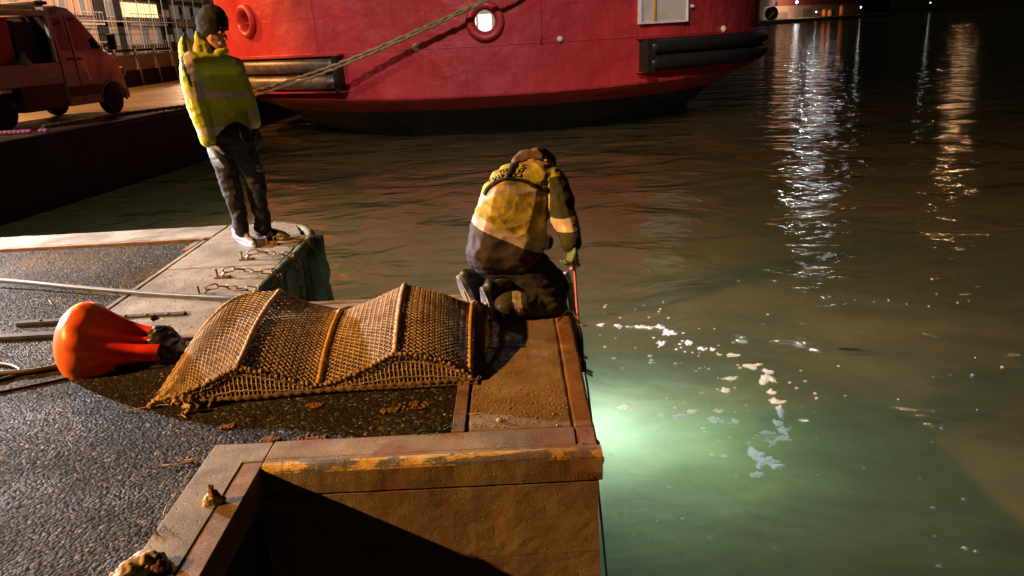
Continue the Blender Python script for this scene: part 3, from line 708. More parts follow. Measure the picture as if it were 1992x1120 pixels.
sideplate('window', [(2.02, 1.66), (2.04, 2.43), (2.33, 2.43), (2.34, 1.66)], M['glass'], .016, .006, d2)
sideplate('door_handle', [(2.48, 1.42), (2.48, 1.48), (2.64, 1.48), (2.64, 1.42)], M['vand'], .04, .03, d1)
sideplate('door_handle', [(2.16, 1.42), (2.16, 1.48), (2.33, 1.48), (2.33, 1.42)], M['vand'], .04, .03, d2)
sideplate('side_moulding', [(2.00, .56), (2.00, .80), (3.06, .80), (3.06, .56)], M['vand'], .030, .03)
sideplate('sill', [(1.95, .34), (1.95, .42), (3.08, .42), (3.08, .34)], M['vanp'], .02, .03)
mb = MB(); mb.v = [(3.02, .22, 2.40), (3.50, .12, 1.72), (3.50, 1.88, 1.72), (3.02, 1.78, 2.40)]; mb.v = [(u+.03, v, z) for u, v, z in mb.v]+[(u, v, z-.02) for u, v, z in mb.v]; mb.f = [(0, 1, 2, 3), (7, 6, 5, 4), (0, 4, 5, 1), (1, 5, 6, 2), (2, 6, 7, 3), (3, 7, 4, 0)]; mb.mi = [0]*6
vb(mb, 'windscreen', M['glass'])
mb = MB(); mb.bar((3.45, -.02, 1.72), (3.50, -.20, 1.78), .05); o = vb(mb, 'mirror_arm', M['vand'])
mb = MB(); mb.box((3.46, -.36, 1.62), (3.56, -.14, 2.02)); o = vb(mb, 'mirror', M['vand']); bevel(o, .03, 3)
mb = MB(); mb.box((4.02, -.012, .95), (4.10, .24, 1.18)); o = vb(mb, 'headlight', M['cream']); bevel(o, .03, 3)
mb = MB(); mb.prism([(3.95, -.03), (4.24, .12), (4.28, 1.0), (4.24, 1.88), (3.95, 2.03)], .36, .62); o = vb(mb, 'bumper', M['vand']); bevel(o, .03, 3)
arcp = [(3.48+.45*math.cos(a), .40+.47*math.sin(a)) for a in [rad(-8+i*196/16) for i in range(17)]]
mb = MB(); mb.tube([(u, -.012, z) for u, z in arcp], .028, 8); vb(mb, 'wheel_arch', M['vanp'], smooth=True)
def wheel(u, v0, s_, lab):
    wv = empty('wheel', (u, v0, .36), None, None); wv.parent = van; tag(wv, lab)
    t = MB(); t.lathe([(.20, .0), (.30, -.005), (.345, .01), (.36, .05), (.36, .17), (.345, .21), (.30, .225), (.2, .22)], (0, 0, 0), (0, s_, 0), 28); t.build('tyre', M['tyre'], wv, smooth=True, local=True)
    rm_ = MB(); rm_.lathe([(.205, .0), (.205, .03), (.17, .05), (.10, .055), (.085, .02), (.0, .015)], (0, 0, 0), (0, s_, 0), 24)
    for k in range(8): a = k*math.pi/4; rm_.ball((math.cos(a)*.135, s_*.05, math.sin(a)*.135), .016, 6, 4)
    rm_.build('rim', M['steel'], wv, smooth=False, local=True)
wheel(3.48, .0, 1, 'front right wheel'); wheel(.0, .0, 1, 'rear right wheel'); wheel(3.48, 2.0, -1, 'front left wheel'); wheel(.0, 2.0, -1, 'rear left wheel')
mb = MB(); mb.box((-1.6, .35, .5), (3.2, .48, .72)); mb.box((-1.6, 1.5, .5), (3.2, 1.63, .72)); mb.box((.6, .02, .32), (1.85, .3, .9)); vb(mb, 'chassis', M['vand'])
mb = MB(); mb.box((-1.7, -.02, .88), (1.84, 2.02, .96)); vb(mb, 'bed_floor', M['vand'])
mb = MB(); mb.box((-1.7, -.04, .90), (1.84, .0, 1.40)); bevel(vb(mb, 'dropside', M['vanp']), .01)
mb = MB(); mb.box((-1.7, 2.0, .90), (1.84, 2.04, 1.40)); bevel(vb(mb, 'dropside', M['vanp']), .01)
mb = MB(); mb.box((1.72, .04, .96), (1.80, 1.96, 2.45)); vb(mb, 'headboard', M['vand'])
mb = MB(); mb.bar((1.76, -.02, 1.40), (1.76, .0, 2.62), .09, .09, (1, 0, 0)); bevel(vb(mb, 'rack_post', M['white']), .01)
for k, (v, z, wd, hh) in enumerate(((-.05, 2.52, .12, .12), (.22, 2.66, .1, .1), (.5, 2.60, .1, .16), (.8, 2.72, .1, .1))):
    mb = MB(); mb.bar((-1.9, v, z), (1.80+.05*k, v, z), wd, hh); bevel(vb(mb, 'roof_beam', M['cream']), .012)
mb = MB(); mb.bar((1.70, -.1, 2.62), (1.70, 2.05, 2.62), .1, .08); vb(mb, 'rack_crossbar', M['white'])
mb = MB(); mb.box((1.86, .3, 2.74), (2.25, 1.7, 2.82)); mb.box((2.0, .32, 2.66), (2.1, 1.68, 2.75)); bevel(vb(mb, 'light_bar', M['vand']), .02)
for v in (.02,):
    mb = MB(); mb.box((1.52, v-.07, 2.44), (1.66, v+.03, 2.60)); bevel(vb(mb, 'work_lamp', M['steel']), .015)
    mb = MB(); mb.box((1.34, v-.07, 2.44), (1.48, v+.03, 2.60)); bevel(vb(mb, 'work_lamp', M['steel']), .015)
mwx = Matrix.Translation(van.location) @ Matrix.Rotation(VZ, 4, 'Z')
load = MB(); load.box((-1.5, .15, 0), (.80, 1.7, 1.42)); load.box((-1.5, .13, 1.42), (.84, 1.72, 1.48))
lo = load.build('load_box', M['redl'], None, local=True); lo.matrix_world = mwx @ Matrix.Translation((0, 0, .962)); bevel(lo, .03, 3); tag(lo, 'red box on the bed of the van', 'box')
l2 = MB(); l2.box((.92, .2, 0), (1.60, 1.7, 1.38)); l2.box((.92, .6, 1.38), (1.4, 1.5, 1.44)); l2 = l2.build('load_box', M['dpanel'], None, local=True); l2.matrix_world = mwx @ Matrix.Translation((0, 0, .962)); bevel(l2, .03, 3); tag(l2, 'dark cabinet behind the cab of the van', 'box')
bk = MB(); bk.lathe([(.10, 0), (.16, .01), (.15, .10), (.07, .22), (.06, .3), (.0, .3)], (0, 0, 0), (0, 0, 1), 16)
bk = bk.build('funnel', pmat('pale_green_plastic', (.35, .5, .38)), None, smooth=True, local=True); bk.matrix_world = mwx @ Matrix.Translation((.88, .05, 1.36)); tag(bk, 'pale green funnel standing on the dropside of the van', 'funnel')

# pink floats heaped on the dock edge at the far left
for k in range(9):
    px_ = 4+k*9+(14 if k > 6 else 0); p = gr(px_, 263-px_*.055, 0)
    b_ = MB(); b_.ball((p.x, p.y, .05), .055, 10, 8, (1.25, 1, .85)); o = b_.build('net_float', M['pink'], None, smooth=True)
    tag(o, 'pink net float in the close row at the left edge of the dock' if k < 7 else ('lone pink float beside the start of the mooring ropes' if k == 8 else 'pink float between the close row and the lone one'), 'float', 'pink net floats on the dock edge')

# ================================================================== BACKGROUND
fnc = empty('quayside_fence', (-17.6, 34, 0), 'low quayside fence with grey panels between pale slanting posts', 'fence')
y = 30.0; k = 0
while y < 62:
    mb = MB(); mb.bar((-17.45, y, 0), (-17.5, y-.12, 1.66), .08); mb.build('fence_post', M['rail'], fnc)
    mb = MB(); mb.box((-17.62, y+.06, .72), (-17.58, y+1.98, 1.42)); bevel(mb.build('upper_panel', M['gpanel'], fnc), .01)
    mb = MB(); mb.box((-17.66, y, 0), (-17.60, y+2.02, .72)); mb.build('lower_panel', M['dpanel'], fnc)
    y += 2.05; k += 1
mb = MB(); mb.bar((-17.55, 30, 1.60), (-17.55, 62, 1.60), .07, .12); mb.build('top_rail', M['dpanel'], fnc)

flats = empty('apartment_block', (-42, 90, 0), 'long grey apartment block with glazed balconies, one bay brightly lit yellow', 'building')
MB().box((-56, 60, 0), (-40.35, 109.2, 15)).build('wall', M['lamped'], flats)
def bay(y0, y1, z0, z1, n, kind, bal=True):
    X = -40.33
    MB().box((X, y0, z0), (X+.06, y1, z1)).build('window', M['wframe'], flats)
    wp = bpy.data.objects[flats.children[-1].name] if False else None
    win = [c for c in C.objects if c.parent == flats and c.name.startswith('window')][-1]
    step = (y1-y0)/n
    for i in range(n):
        mt = kind if not isinstance(kind, list) else kind[i % len(kind)]
        MB().box((X+.06, y0+i*step+.10, z0+.08), (X+.09, y0+(i+1)*step-.10, z1-.08)).build('pane', M[mt], win)
    if bal:
        mb = MB(); mb.bar((X+.9, y0-.1, z0+.35), (X+.9, y1+.1, z0+.35), .07, .07); mb.bar((X+.9, y0-.1, z0-.75), (X+.9, y1+.1, z0-.75), .09, .16)
        m2 = int((y1-y0)/.62)
        for i in range(m2+1):
            yb = y0+(y1-y0)*i/m2; mb.bar((X+.9, yb, z0-.75), (X+.9, yb, z0+.35), .035)
        mb.build('balcony_rail', M['rail'], flats)
for fl, (z0, z1) in enumerate(((2.25, 4.0), (5.0, 6.6), (7.9, 9.5), (10.8, 12.4))):
    bay(62, 71, z0, z1, 7, ['win_warm', 'win_grey', 'win_warm'])
    bay(72, 80.4, z0, z1, 7, ['win_warm', 'win_warm', 'win_grey'])
    bay(83.0, 84.6, z0, z1, 1, 'win_grey', False)
    bay(86.4, 95.2, z0, z1, 8, 'win_yel' if fl == 1 else ['win_grey', 'win_warm', 'win_warm', 'win_grey'])
    bay(99.0, 108.4, z0, z1, 8, ['win_grey', 'win_grey', 'dpanel'])
    for ya, yb in ((80.7, 82.8), (84.9, 86.2), (95.5, 98.6)):
        MB().box((-40.34, ya, z0-.9), (-40.25, yb, z1+.5)).build('dark_cladding', M['dpanel'], flats)
    for yb in (96.3, 97.5): 
        mb = MB(); mb.box((-40.24, yb, z0+.2), (-40.18, yb+.7, z0+1.0)); mb.build('vent_frame', M['wframe'], flats)
# access scaffold in front of the block
scf = empty('scaffold', (-38.2, 90, 0), 'pale scaffold tubes and thin ladders in front of the apartment block', 'scaffold')
for yb in np.arange(70, 109, 3.1):
    MB().bar((-38.2, float(yb), 0), (-38.2, float(yb), 14), .07).build('scaffold_pole', M['rail'], scf)
for zb in (1.7, 4.45, 7.3, 10.1): MB().bar((-38.2, 70, zb), (-38.2, 108, zb), .07).build('scaffold_rail', M['rail'], scf)
b2 = empty('brown_house', (-44, 124, 0), 'brown building with small square windows beyond the apartment block', 'building')
MB().box((-58, 110, 0), (-40.9, 150, 16)).build('wall', M['lamped'], b2)
for fl in range(5):
    for i in range(14):
        y0 = 112+i*2.5; z0 = 2.2+fl*2.9; lit = (i*7+fl*3) % 5 == 0
        MB().box((-40.9, y0, z0), (-40.8, y0+1.0, z0+1.5)).build('window', M['win_warm'] if lit else M['dpanel'], b2)
MB().box((-40.9, 110, 1.4), (-39.5, 150, 1.7)).build('canopy', M['rail'], b2)
hd = MB(); 
ksk = empty('glass_kiosk', (-34, 95, 0), 'small glass shelter with one bright white lamp beside the standing worker\'s face', 'shelter')
p = at(445, 92, 88.0); kx, ky = p.x, p.y; ksk.location = (kx, ky, 0)
mb = MB()
for dx in (-1.6, 1.6):
    for dy in (-1.2, 1.2): mb.bar((kx+dx, ky+dy, 0), (kx+dx*.8, ky+dy, 4), .1)
for zb in (.2, 2.0, 4.0): mb.bar((kx-1.5, ky-1.2, zb), (kx+1.5, ky-1.2, zb), .1)
mb.build('frame', M['rail'], ksk); MB().box((kx-1.5, ky+.5, .3), (kx+1.5, ky+.6, 3.9)).build('back_panel', M['gpanel'], ksk)
MB().box((kx-1.7, ky-1.3, 4.05), (kx+1.7, ky+1.3, 4.2)).build('roof', M['rail'], ksk)
MB().ball((kx, ky-1.4, p.z), .30, 10, 8).build('lamp_globe', M['lampw'], ksk, smooth=True)

# ---- far quay across the water
fq = MB(); FQ = [(80, 285), (190, 400), (330, 800), (330, 900), (-20, 900), (-20, 285)]
fq.prism(FQ, -6, -.05); o = fq.build('far_quay', M['farbase']); tag(o, kind='structure')
F0 = Vector((80, 285, 0)); FD = Vector((110, 115, 0)).normalized(); FN = Vector((-FD.y, FD.x, 0))
def fpt(u, v, z): q = F0+FD*u+FN*v; return Vector((q.x, q.y, z))
def fbox(mb, u0, u1, v0, v1, z0, z1):
    vs_ = [fpt(u, v, 0) for u, v in ((u0, v0), (u1, v0), (u1, v1), (u0, v1))]
    return mb.add([(v.x, v.y, z0) for v in vs_]+[(v.x, v.y, z1) for v in vs_], [(0, 3, 2, 1), (4, 5, 6, 7), (0, 1, 5, 4), (1, 2, 6, 5), (2, 3, 7, 6), (3, 0, 4, 7)])
wh = empty('far_warehouse', fpt(60, 30, 0), 'low warehouse lit by a white lamp on the far quay right of the ship', 'warehouse')
fbox(MB(), -20, 156, 15, 50, -.05, 5.6).build('wall', M['farwall'], wh)
fbox(MB(), -21, 157, 14, 51, 5.6, 9).build('roof', pmat('far_red_roof', (.16, .03, .025)), wh)
for k in range(5): fbox(MB(), 14+k*25, 24+k*25, 14.8, 15, 0, 3.0+(k % 2)).build('door', M['rust_strip'], wh)
ap_ = fbox(MB(), -30, 158, .2, 14.9, -.05, .25).build('far_pavement', pmat('far_pale_concrete', (.42, .34, .26), None, .1)); tag(ap_, kind='structure')
p = at(1501, 25, 318.0)
rl = empty('cable_reel', (p.x, p.y, 0), 'big dark reel with an orange brace standing on the far quay by the warehouse', 'reel')
mb = MB(); mb.lathe([(0, -.9), (2.5, -.9), (2.5, -.6), (1.2, -.6), (1.2, .6), (2.5, .6), (2.5, .9), (0, .9)], (p.x, p.y, 2.6), (.4, -1, 0), 28); mb.build('drum', M['dpanel'], rl)
mb = MB(); mb.bar((p.x-2.2, p.y-1.2, .25), (p.x+.6, p.y-1.2, 3.2), .5); tag(mb.build('brace', M['yel'], rl), 'orange brace')
def far_lamp(px_, py_, Y, r, col, lab, power=None, post=True, name='lamp_post'):
    p = at(px_, py_, Y); t = empty(name, (p.x, p.y, 0), lab, 'lamp')
    if post:
        mb = MB(); mb.tube([(p.x, p.y, -.1), (p.x, p.y, p.z+.1)], [.14, .09], 8); mb.build('post', M['steel'], t)
        MB().box((p.x-.35, p.y-.3, p.z+r), (p.x+.35, p.y+.3, p.z+r+.15)).build('lamp_hood', M['steel'], t)
    MB().ball((p.x, p.y, p.z), r, 10, 8).build('lamp_globe', col, t, smooth=True)
    if power: lamp('far_quay_lamp_light', (p.x, p.y-1.0, p.z), power, (1, .95, .88) if col.name.startswith('white') else (1, .55, .25), .9)
    return t
M['lampbig'] = emat('white_flood_lamp_face', (1, .97, .92), 5)
far_lamp(1550, 4, 336, .55, M['lampbig'], 'brightest white lamp in front of the far warehouse', 500)
far_lamp(1588, 23, 350, .32, M['lampw'], 'small white lamp low beside orange bundles on the far quay')
far_lamp(1648, 18, 420, .45, M['lampw'], 'left of a pair of small white lamps at the dark end of the far quay')
far_lamp(1674, 14, 430, .55, M['lampw'], 'right, brighter lamp of the white pair at the dark end of the far quay')
far_lamp(1810, 5, 520, .4, M['lampw'], 'lone white lamp farthest right above the dark shore')
for k, (px_, py_) in enumerate(((1635, 6), (1650, 4), (1662, 5), (1690, 14), (1716, 13), (1684, 2))):
    p = at(px_, py_, 620); b_ = MB(); b_.ball(p, .42, 8, 6); o = b_.build('window_light', emat('faint_far_light', (.8, .8, .9), 1.0), None, smooth=True)
    tag(o, 'faint light dot in the dark buildings beyond the far quay', 'light', 'faint far lights')
for k, (px_, py_, hh) in enumerate(((1603, 16, 3.2), (1614, 17, 3.0), (1637, 14, 4.5))):
    p = at(px_, py_, 359); mb = MB(); mb.lathe([(.5, 0), (.9, .5), (.9, hh-.8), (.3, hh), (0, hh)], (p.x, p.y, .2), (0, 0, 1), 10)
    tag(mb.build('wrapped_bundle', M['orange'], None, smooth=True), 'upright orange bundle on the far quay, %s of three' % ('leftmost', 'middle', 'rightmost')[k], 'bundle', 'orange bundles on the far quay')
fh = fbox(MB(), 90, 360, 70, 90, 0, 16).build('far_building', M['dpanel']); tag(fh, 'dark building mass beyond the far quay on the right', 'building')

# ================================================================== FOREGROUND THINGS
# ---- four chains bolted to the far finger and hanging over its edge
LM = link_mesh('link', .080, .034, .0050); LM.materials.append(M['chain'])
def chain(y0, xb, lab, ph):
    t = empty('hanging_chain', (xb, y0, T), lab, 'chain', 'chains over the far fender')
    xe = -1.70+(.0 if y0 < 5.5 else -.0)
    mb = MB(); mb.box((xb-.03, y0-.03, T), (xb+.07, y0+.02, T+.012)); mb.bar((xb-.02, y0, T+.01), (xb-.025, y0+.005, T+.065), .012, .03); o = mb.build('eye_plate', M['rust'], t); rough_edges(o, .004, .02, y0)
    ctl = [(xb+.02, y0-.005, T+.015), (xb+.07, y0-.0, T+.055), (xb+.16, y0+.01, T+.050), (xb+.26, y0-.015, T+.035), (xe-.03, y0-.02, T+.030), (xe+.025, y0-.02, T-.02), (xe+.03, y0-.02+.02*math.sin(ph), -.35), (xe+.02, y0+.0, -.8), (xe+.03, y0, -1.5)]
    s = spline(ctl, 400); d = 0; nxt = .0; k = 0
    for i in range(len(s)-1):
        if d >= nxt:
            tg = (s[min(i+6, len(s)-1)]-s[i]).normalized(); 
            up = Vector((0, 0, 1)) if abs(tg.z) < .8 else Vector((1, 0, 0)); y_ = up.cross(tg).normalized(); z_ = tg.cross(y_)
            if k % 2: y_, z_ = z_, -y_
            m3 = Matrix((tg, y_, z_)).transposed().to_4x4()
            o = bpy.data.objects.new('link', LM); C.objects.link(o); o.parent = t
            tilt = Matrix.Rotation(.25*math.sin(k*2.3+ph), 4, 'X')
            o.matrix_local = Matrix.Translation(s[i]-Vector(t.location)) @ m3 @ tilt
            nxt += .0680; k += 1
        d += (s[i+1]-s[i]).length
for y0, xb, lab, ph in ((4.79, -2.08, 'chain nearest the net cage, its first links beside the blue-grey hose', 0), (5.18, -2.10, 'second chain from the net cage, laid across the slab with three flat links', 1), (5.62, -2.07, 'third chain from the net cage, with raised bright links', 2), (6.02, -1.99, 'chain at the toes of the standing worker, farthest along the slab', 3)):
    chain(y0, xb, lab, ph)

# ---- steel flats, cables and hose on the asphalt
def flat(x0, x1, y, w_, lab, z=.003):
    mb = MB().prism([(x0, y-w_*.1), (x0+.09, y+w_/2), (x1, y+w_/2+.015), (x1, y-w_/2+.015), (x0+.02, y-w_/2)], z, z+.022)
    mb.f = mb.f; o = mb.build('steel_flat', M['steel']); rough_edges(o, .002, .05, y); bevel(o, .003)
    tag(o, lab, 'steel bar', 'steel flats on the asphalt')
    
    for k in range(7):
        xh = x0+.16+k*.13
        if xh < x1-.05:
            b_ = MB(); b_.lathe([(.011, 0), (.011, .004), (.006, .008), (0, .008)], (xh, y, z+.022), (0, 0, 1), 8); b_.build('rivet', M['rust'], o, smooth=True)
flat(-3.09, -2.05, 4.42, .05, 'shorter steel flat with a pointed end, behind the orange buoy')
flat(-5.4, -2.12, 4.18, .06, 'long steel flat reaching the left edge of the picture behind the orange buoy')
def line_px(name, pts, r, mat, lab, cat, z=None, n=80, wob=.0, grp=None):
    P_ = [gr(a, b, (z or r)) for a, b in pts]
    s = spline(P_, n); s = [p+Vector((0, 0, wob*noise.noise(p*6))) for p in s]
    o = MB().tube(s, r, 10).build(name, mat, None, smooth=True); return tag(o, lab, cat, grp)
line_px('cable', [(-160, 745), (-40, 730), (60, 722), (135, 711), (230, 716), (330, 700), (380, 690)], .016, M['cable'], 'thick black cable running under the orange buoy', 'cable')
line_px('cable', [(-120, 785), (0, 762), (80, 746), (165, 729), (250, 720), (320, 712)], .007, M['cable'], 'thin dark cord nearest the camera below the orange buoy', 'cable')
line_px('cable', [(-60, 700), (-10, 706), (25, 712), (38, 722), (10, 736), (-60, 752)], .010, M['cable'], 'loop of cable at the left edge beside the thick black one', 'cable')
hs = [gr(-500, 515, .09), gr(-200, 533, .07), gr(0, 545, .05), gr(150, 559, .04), gr(300, 571, .033), gr(430, 578, .033), gr(500, 580, .033), gr(560, 590, .03)]
tag(MB().tube(spline(hs, 120), .0155, 12).build('hose', M['hose'], None, smooth=True), 'taut blue-grey hose crossing the asphalt and slab to the net cage', 'hose')
line_px('wire', [(250, 576), (300, 580), (360, 583), (440, 584)], .004, M['roped'], 'thin dull wire lying just below the blue-grey hose', 'wire')

# ---- collapsed orange buoy
def buoy():
    a = at(114, 664, 3.72); b = at(322, 672, 3.78); ax = (b-a); L = ax.length; ax.normalize()
    t = empty('buoy', (a.x+.25, a.y, 0), 'half-deflated red-orange buoy with deep creases lying on the asphalt', 'buoy')
    e1_ = Vector((0, 0, 1)); e1_ = (e1_-ax*e1_.dot(ax)).normalized(); e2_ = ax.cross(e1_)
    NS, NT = 110, 160; R0 = .222; mb = MB()
    def prf(s):
        if s < .33: return math.sqrt(max(0, 1-((.33-s)/.33)**2))**.92
        u = (s-.33)/.67; return 1-.34*u**1.1
    creases = [(.20, .10, .9, .17), (.82, -.08, 1.05, .15), (1.38, .10, .95, .13), (1.95, -.12, 1.1, .16), (2.7, 0, .9, .25), (-.6, .1, .8, .25), (-1.5, 0, .9, .25)]
    for i in range(NS+1):
        s = i/NS
        for k in range(NT):
            th = 2*math.pi*k/NT; g = 0; am = min(1, max(0, (s-.14)/.70)); am = am*am*(3-2*am)
            for c, tw, dpt, wd in creases:
                cc = c+tw*(s-.4)*2.2; dd = (th-cc+math.pi) % (2*math.pi)-math.pi
                wv_ = wd*(1.0+.9*(1-s)*2*0.5)
                g += dpt*math.exp(-(abs(dd)/wv_)**1.1)
            r = R0*prf(s)*(1.03-.50*am*g*(1-.25*max(0, s-.8)/.2))
            r *= 1+.015*noise.noise(Vector((math.cos(th)*2, math.sin(th)*2, s*5)))
            flat_ = 1-.10*am
            cx = a+ax*(L*s)+e1_*(math.cos(th)*r*flat_-.03*am)+e2_*(math.sin(th)*r*1.02)
            mb.v.append(tuple(cx))
    mb.f = [(i*NT+k, i*NT+(k+1) % NT, (i+1)*NT+(k+1) % NT, (i+1)*NT+k) for i in range(NS) for k in range(NT)]; mb.mi = [0]*len(mb.f)
    m, n, l, bs_ = nt('orange_to_red_vinyl'); P = n.new('ShaderNodeNewGeometry').outputs['Position']
    s3 = n.new('ShaderNodeSeparateXYZ'); l.new(P, s3.inputs[0])
    mr = n.new('ShaderNodeMapRange'); l.new(s3.outputs[0], mr.inputs[0]); mr.inputs[1].default_value = a.x+.02; mr.inputs[2].default_value = a.x+.36
    f = math_n(n, l, 'ADD', mr.outputs[0], math_n(n, l, 'MULTIPLY', math_n(n, l, 'SUBTRACT', noise_node(n, l, 5, 5, .6, P), .5), .9), True)
    c = mixc(n, l, f, (.88, .22, .045), (.86, .035, .018))  # orange at the left end, running to red rightwards
    c = mixc(n, l, ramp(n, l, noise_node(n, l, 15, 7, .7, P), [(.50, (0, 0, 0)), (.70, (.75, .75, .75))]), c, (.40, .09, .03))
    l.new(c, bs_.inputs['Base Color']); bs_.inputs['Roughness'].default_value = .38
    bs_.inputs['Subsurface Weight'].default_value = .15; bs_.inputs['Subsurface Radius'].default_value = (.05, .01, .005); bs_.inputs['Subsurface Scale'].default_value = .3
    bump(n, l, bs_, noise_node(n, l, 40, 4, .6, P), .15, .003)
    mb.build('body', m, t, smooth=True)
    cp = organic('neck_cap', [[(b-ax*.02+e1_*.02, .088), (b+ax*.035-e1_*.03, .078)], [(b+ax*.03-e1_*.02, .06), (b+ax*.085-e1_*.075, .040)], [(b+ax*.05-e1_*.05+e2_*.03, .045), (b+ax*.0-e1_*.09, .05)]], M['cap'], t, .007, 3, .014, 14)
    tag(cp, 'crumpled black rubber neck of the buoy')
    q = at(296, 622, 3.72); mb = MB(); mb.bar(q, q+Vector((.022, 0, .022)), .012, .02); mb.bar(q+Vector((.0, 0, .0)), q+Vector((.035, 0, .008)), .012, .014); mb.build('tab', M['cap'], t)
    q = at(342, 668, 3.78); mb = MB(); mb.tube([q+Vector((math.cos(x)*.016, 0, math.sin(x)*.02)) for x in [k*math.pi/6 for k in range(12)]], .005, 6, closed=True); mb.build('ring', M['steel'], t, smooth=True)
    q2 = at(355, 692, 3.72); mb = MB(); mb.tube(spline([b+ax*.06-e1_*.06, q2, q2+Vector((.09, .02, -.01))], 16), .016, 8); mb.build('lashing', M['cap'], t, smooth=True)
buoy()

# ---- humped net cage
def cage():
    t = empty('net_cage', (-.95, 3.7, 0), 'rusty brown twine net cage with two humps and four cross ropes on the asphalt', 'net cage')
    YR = 3.93
    rid = [(300, 785, 3.25), (345, 716, 3.45), (395, 641, 3.70), (440, 594, 3.85), (484, 573, YR), (545, 569, YR), (600, 590, YR), (662, 606, YR), (722, 584, YR), (787, 557, YR), (852, 569, YR), (925, 599, YR)]
    frn = [(303, 788, 3.22), (332, 770, 3.205), (366, 757, 3.20), (398, 746, 3.20), (428, 730, 3.21), (464, 714, 3.22), (545, 732, 3.235), (620, 748, 3.25), (700, 721, 3.26), (769, 689, 3.265), (850, 698, 3.28), (921, 738, 3.29)]
    Rw = [at(*p) for p in rid]; Fw = [at(*p) for p in frn]
    for q in Fw: q.z = max(q.z, .03)
    NU = 190
    Rs = spline(Rw, NU); Fs = spline(Fw, NU)
    def surf(u, v):                      # u 0..1 along, v 0 front .. 1 ridge .. 1.5 rear foot
        i = u*NU; k = min(int(i), NU-1); f = i-k
        r_ = Rs[k].lerp(Rs[k+1], f); f_ = Fs[k].lerp(Fs[k+1], f)
        hgt = max(.01, r_.z)
        if v <= 1:
            p = f_.lerp(r_, v); p = p+Vector((0, 0, .035*math.sin(math.pi*v)*min(1, u*5)))
        else:
            w_ = (v-1)/.5; foot = Vector((r_.x+.01, r_.y+.36*min(1, u*3), .03)); p = r_.lerp(foot, w_); p.z += .008*math.sin(math.pi*w_)*min(1, u*5)
        p = p+Vector((0, 0, .006*noise.noise(p*7)))
        return p
    # arc length tables so that the cells stay even
    mid = [surf(i/NU, .6) for i in range(NU+1)]; cum = [0]
    for i in range(NU): cum.append(cum[-1]+(mid[i+1]-mid[i]).length)
    Ltot = cum[-1]
    def u_at(d):
        d = max(0, min(Ltot, d)); lo, hi = 0, NU
        while hi-lo > 1:
            m = (lo+hi)//2
            if cum[m] <= d: lo = m
            else: hi = m
        return (lo+(d-cum[lo])/max(1e-9, cum[hi]-cum[lo]))/NU
    cu = .0290; nu = int(Ltot/cu); nv = 38
    U = [u_at(i*Ltot/(2*nu)) for i in range(2*nu+1)]
    def node(i, j): return surf(U[i], 1.5*j/(2*nv))
    rowsn = {}
    for i in range(2*nu+1):
        for j in range(2*nv+1):
            if (i+j) % 2 == 0: rowsn[(i, j)] = node(i, j)
    for sgn in (1, -1):
        mb = MB()
        starts = [(i, 0 if sgn > 0 else 2*nv) for i in range(2*nu+1) if (i+(0 if sgn > 0 else 2*nv)) % 2 == 0]+[(0, j) for j in range(1, 2*nv+1) if j % 2 == 0]
        if sgn < 0: starts = [(i, 2*nv) for i in range(0, 2*nu+1, 2)]+[(0, j) for j in range(0, 2*nv, 2)]
        for (i, j) in starts:
            pl = []; k = 0
            while 0 <= i <= 2*nu and 0 <= j <= 2*nv:
                p = rowsn.get((i, j))
                if p is None: break
                up_ = .0036*(1 if (k+(0 if sgn > 0 else 1)) % 2 else -1)
                pl.append(p+Vector((0, -.4*up_, up_))); i += 1; j += sgn; k += 1
            if len(pl) > 1: mb.tube(pl, [.0029+.0016*(q % 2) for q in range(len(pl))], 4, caps=False)
        tag(mb.build('top_netting', M['rope'], t), None, None, None, 'stuff')
    # knots at the crossings
    # cross ropes (hoops)
    def hoop(u0, r_, mat, lab, v0=0.0, v1=1.45, dd=0):
        pts = [surf(u0, v0+(v1-v0)*i/90)+Vector((0, -.004, .010)) for i in range(91)]
        rr = [r_*(1+.22*math.sin(i*1.9)+.15*noise.noise(Vector((i*.5, u0*9, 1)))) for i in range(91)]
        tag(MB().tube(pts, rr, 8).build('cross_rope', mat, t, smooth=True), lab)
    for u0, r_, m_, lab in ((5/11, .013, 'rope', 'brown cross rope over the left hump'), (7/11, .012, 'ropey', 'ochre cross rope in the dip between the humps'), (9/11, .014, 'rope', 'pale brown cross rope over the right hump'), (.987, .012, 'ropey', 'ragged orange-yellow rope at the right end')):
        hoop(u0, r_, M[m_], lab)
    # left edge rope to the drawn tail
    tag(MB().tube([p+Vector((0, 0, .004)) for p in Rs[:75]], rope_r(75, .011), 8).build('edge_rope', M['rope'], t, smooth=True), 'rope along the drawn-out left end')
    # front edge and bottom ropes, with a fringe of knots
    fe = [p+Vector((0, -.004, .0)) for p in Fs[8:]]
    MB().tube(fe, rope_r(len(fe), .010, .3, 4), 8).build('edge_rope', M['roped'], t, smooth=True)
    kn_ = MB()
    for i in range(10, NU, 2):
        p = Fs[i]; kn_.ball(p+Vector((random.uniform(-.003, .003), -.010, random.uniform(-.006, .006))), random.uniform(.008, .012), 6, 4)
        a_ = random.uniform(.012, .028); kn_.tube([p, p+Vector((a_, -.014, -.008-a_*.4))], [.005, .002], 5)
    tag(kn_.build('edge_knots', M['rope'], t), None, None, None, 'stuff')
    bf = [at(402, 790, 3.20), at(500, 779, 3.21), at(620, 767, 3.24), at(740, 757, 3.26), at(850, 750, 3.275), at(938, 742, 3.29)]
    for q in bf: q.z = .018
    bs_ = spline(bf, 120); MB().tube(bs_, rope_r(121, .014, .2, 4), 8).build('bottom_rope', M['roped'], t, smooth=True)
    # square-meshed front side
    mb = MB(); NC = 62
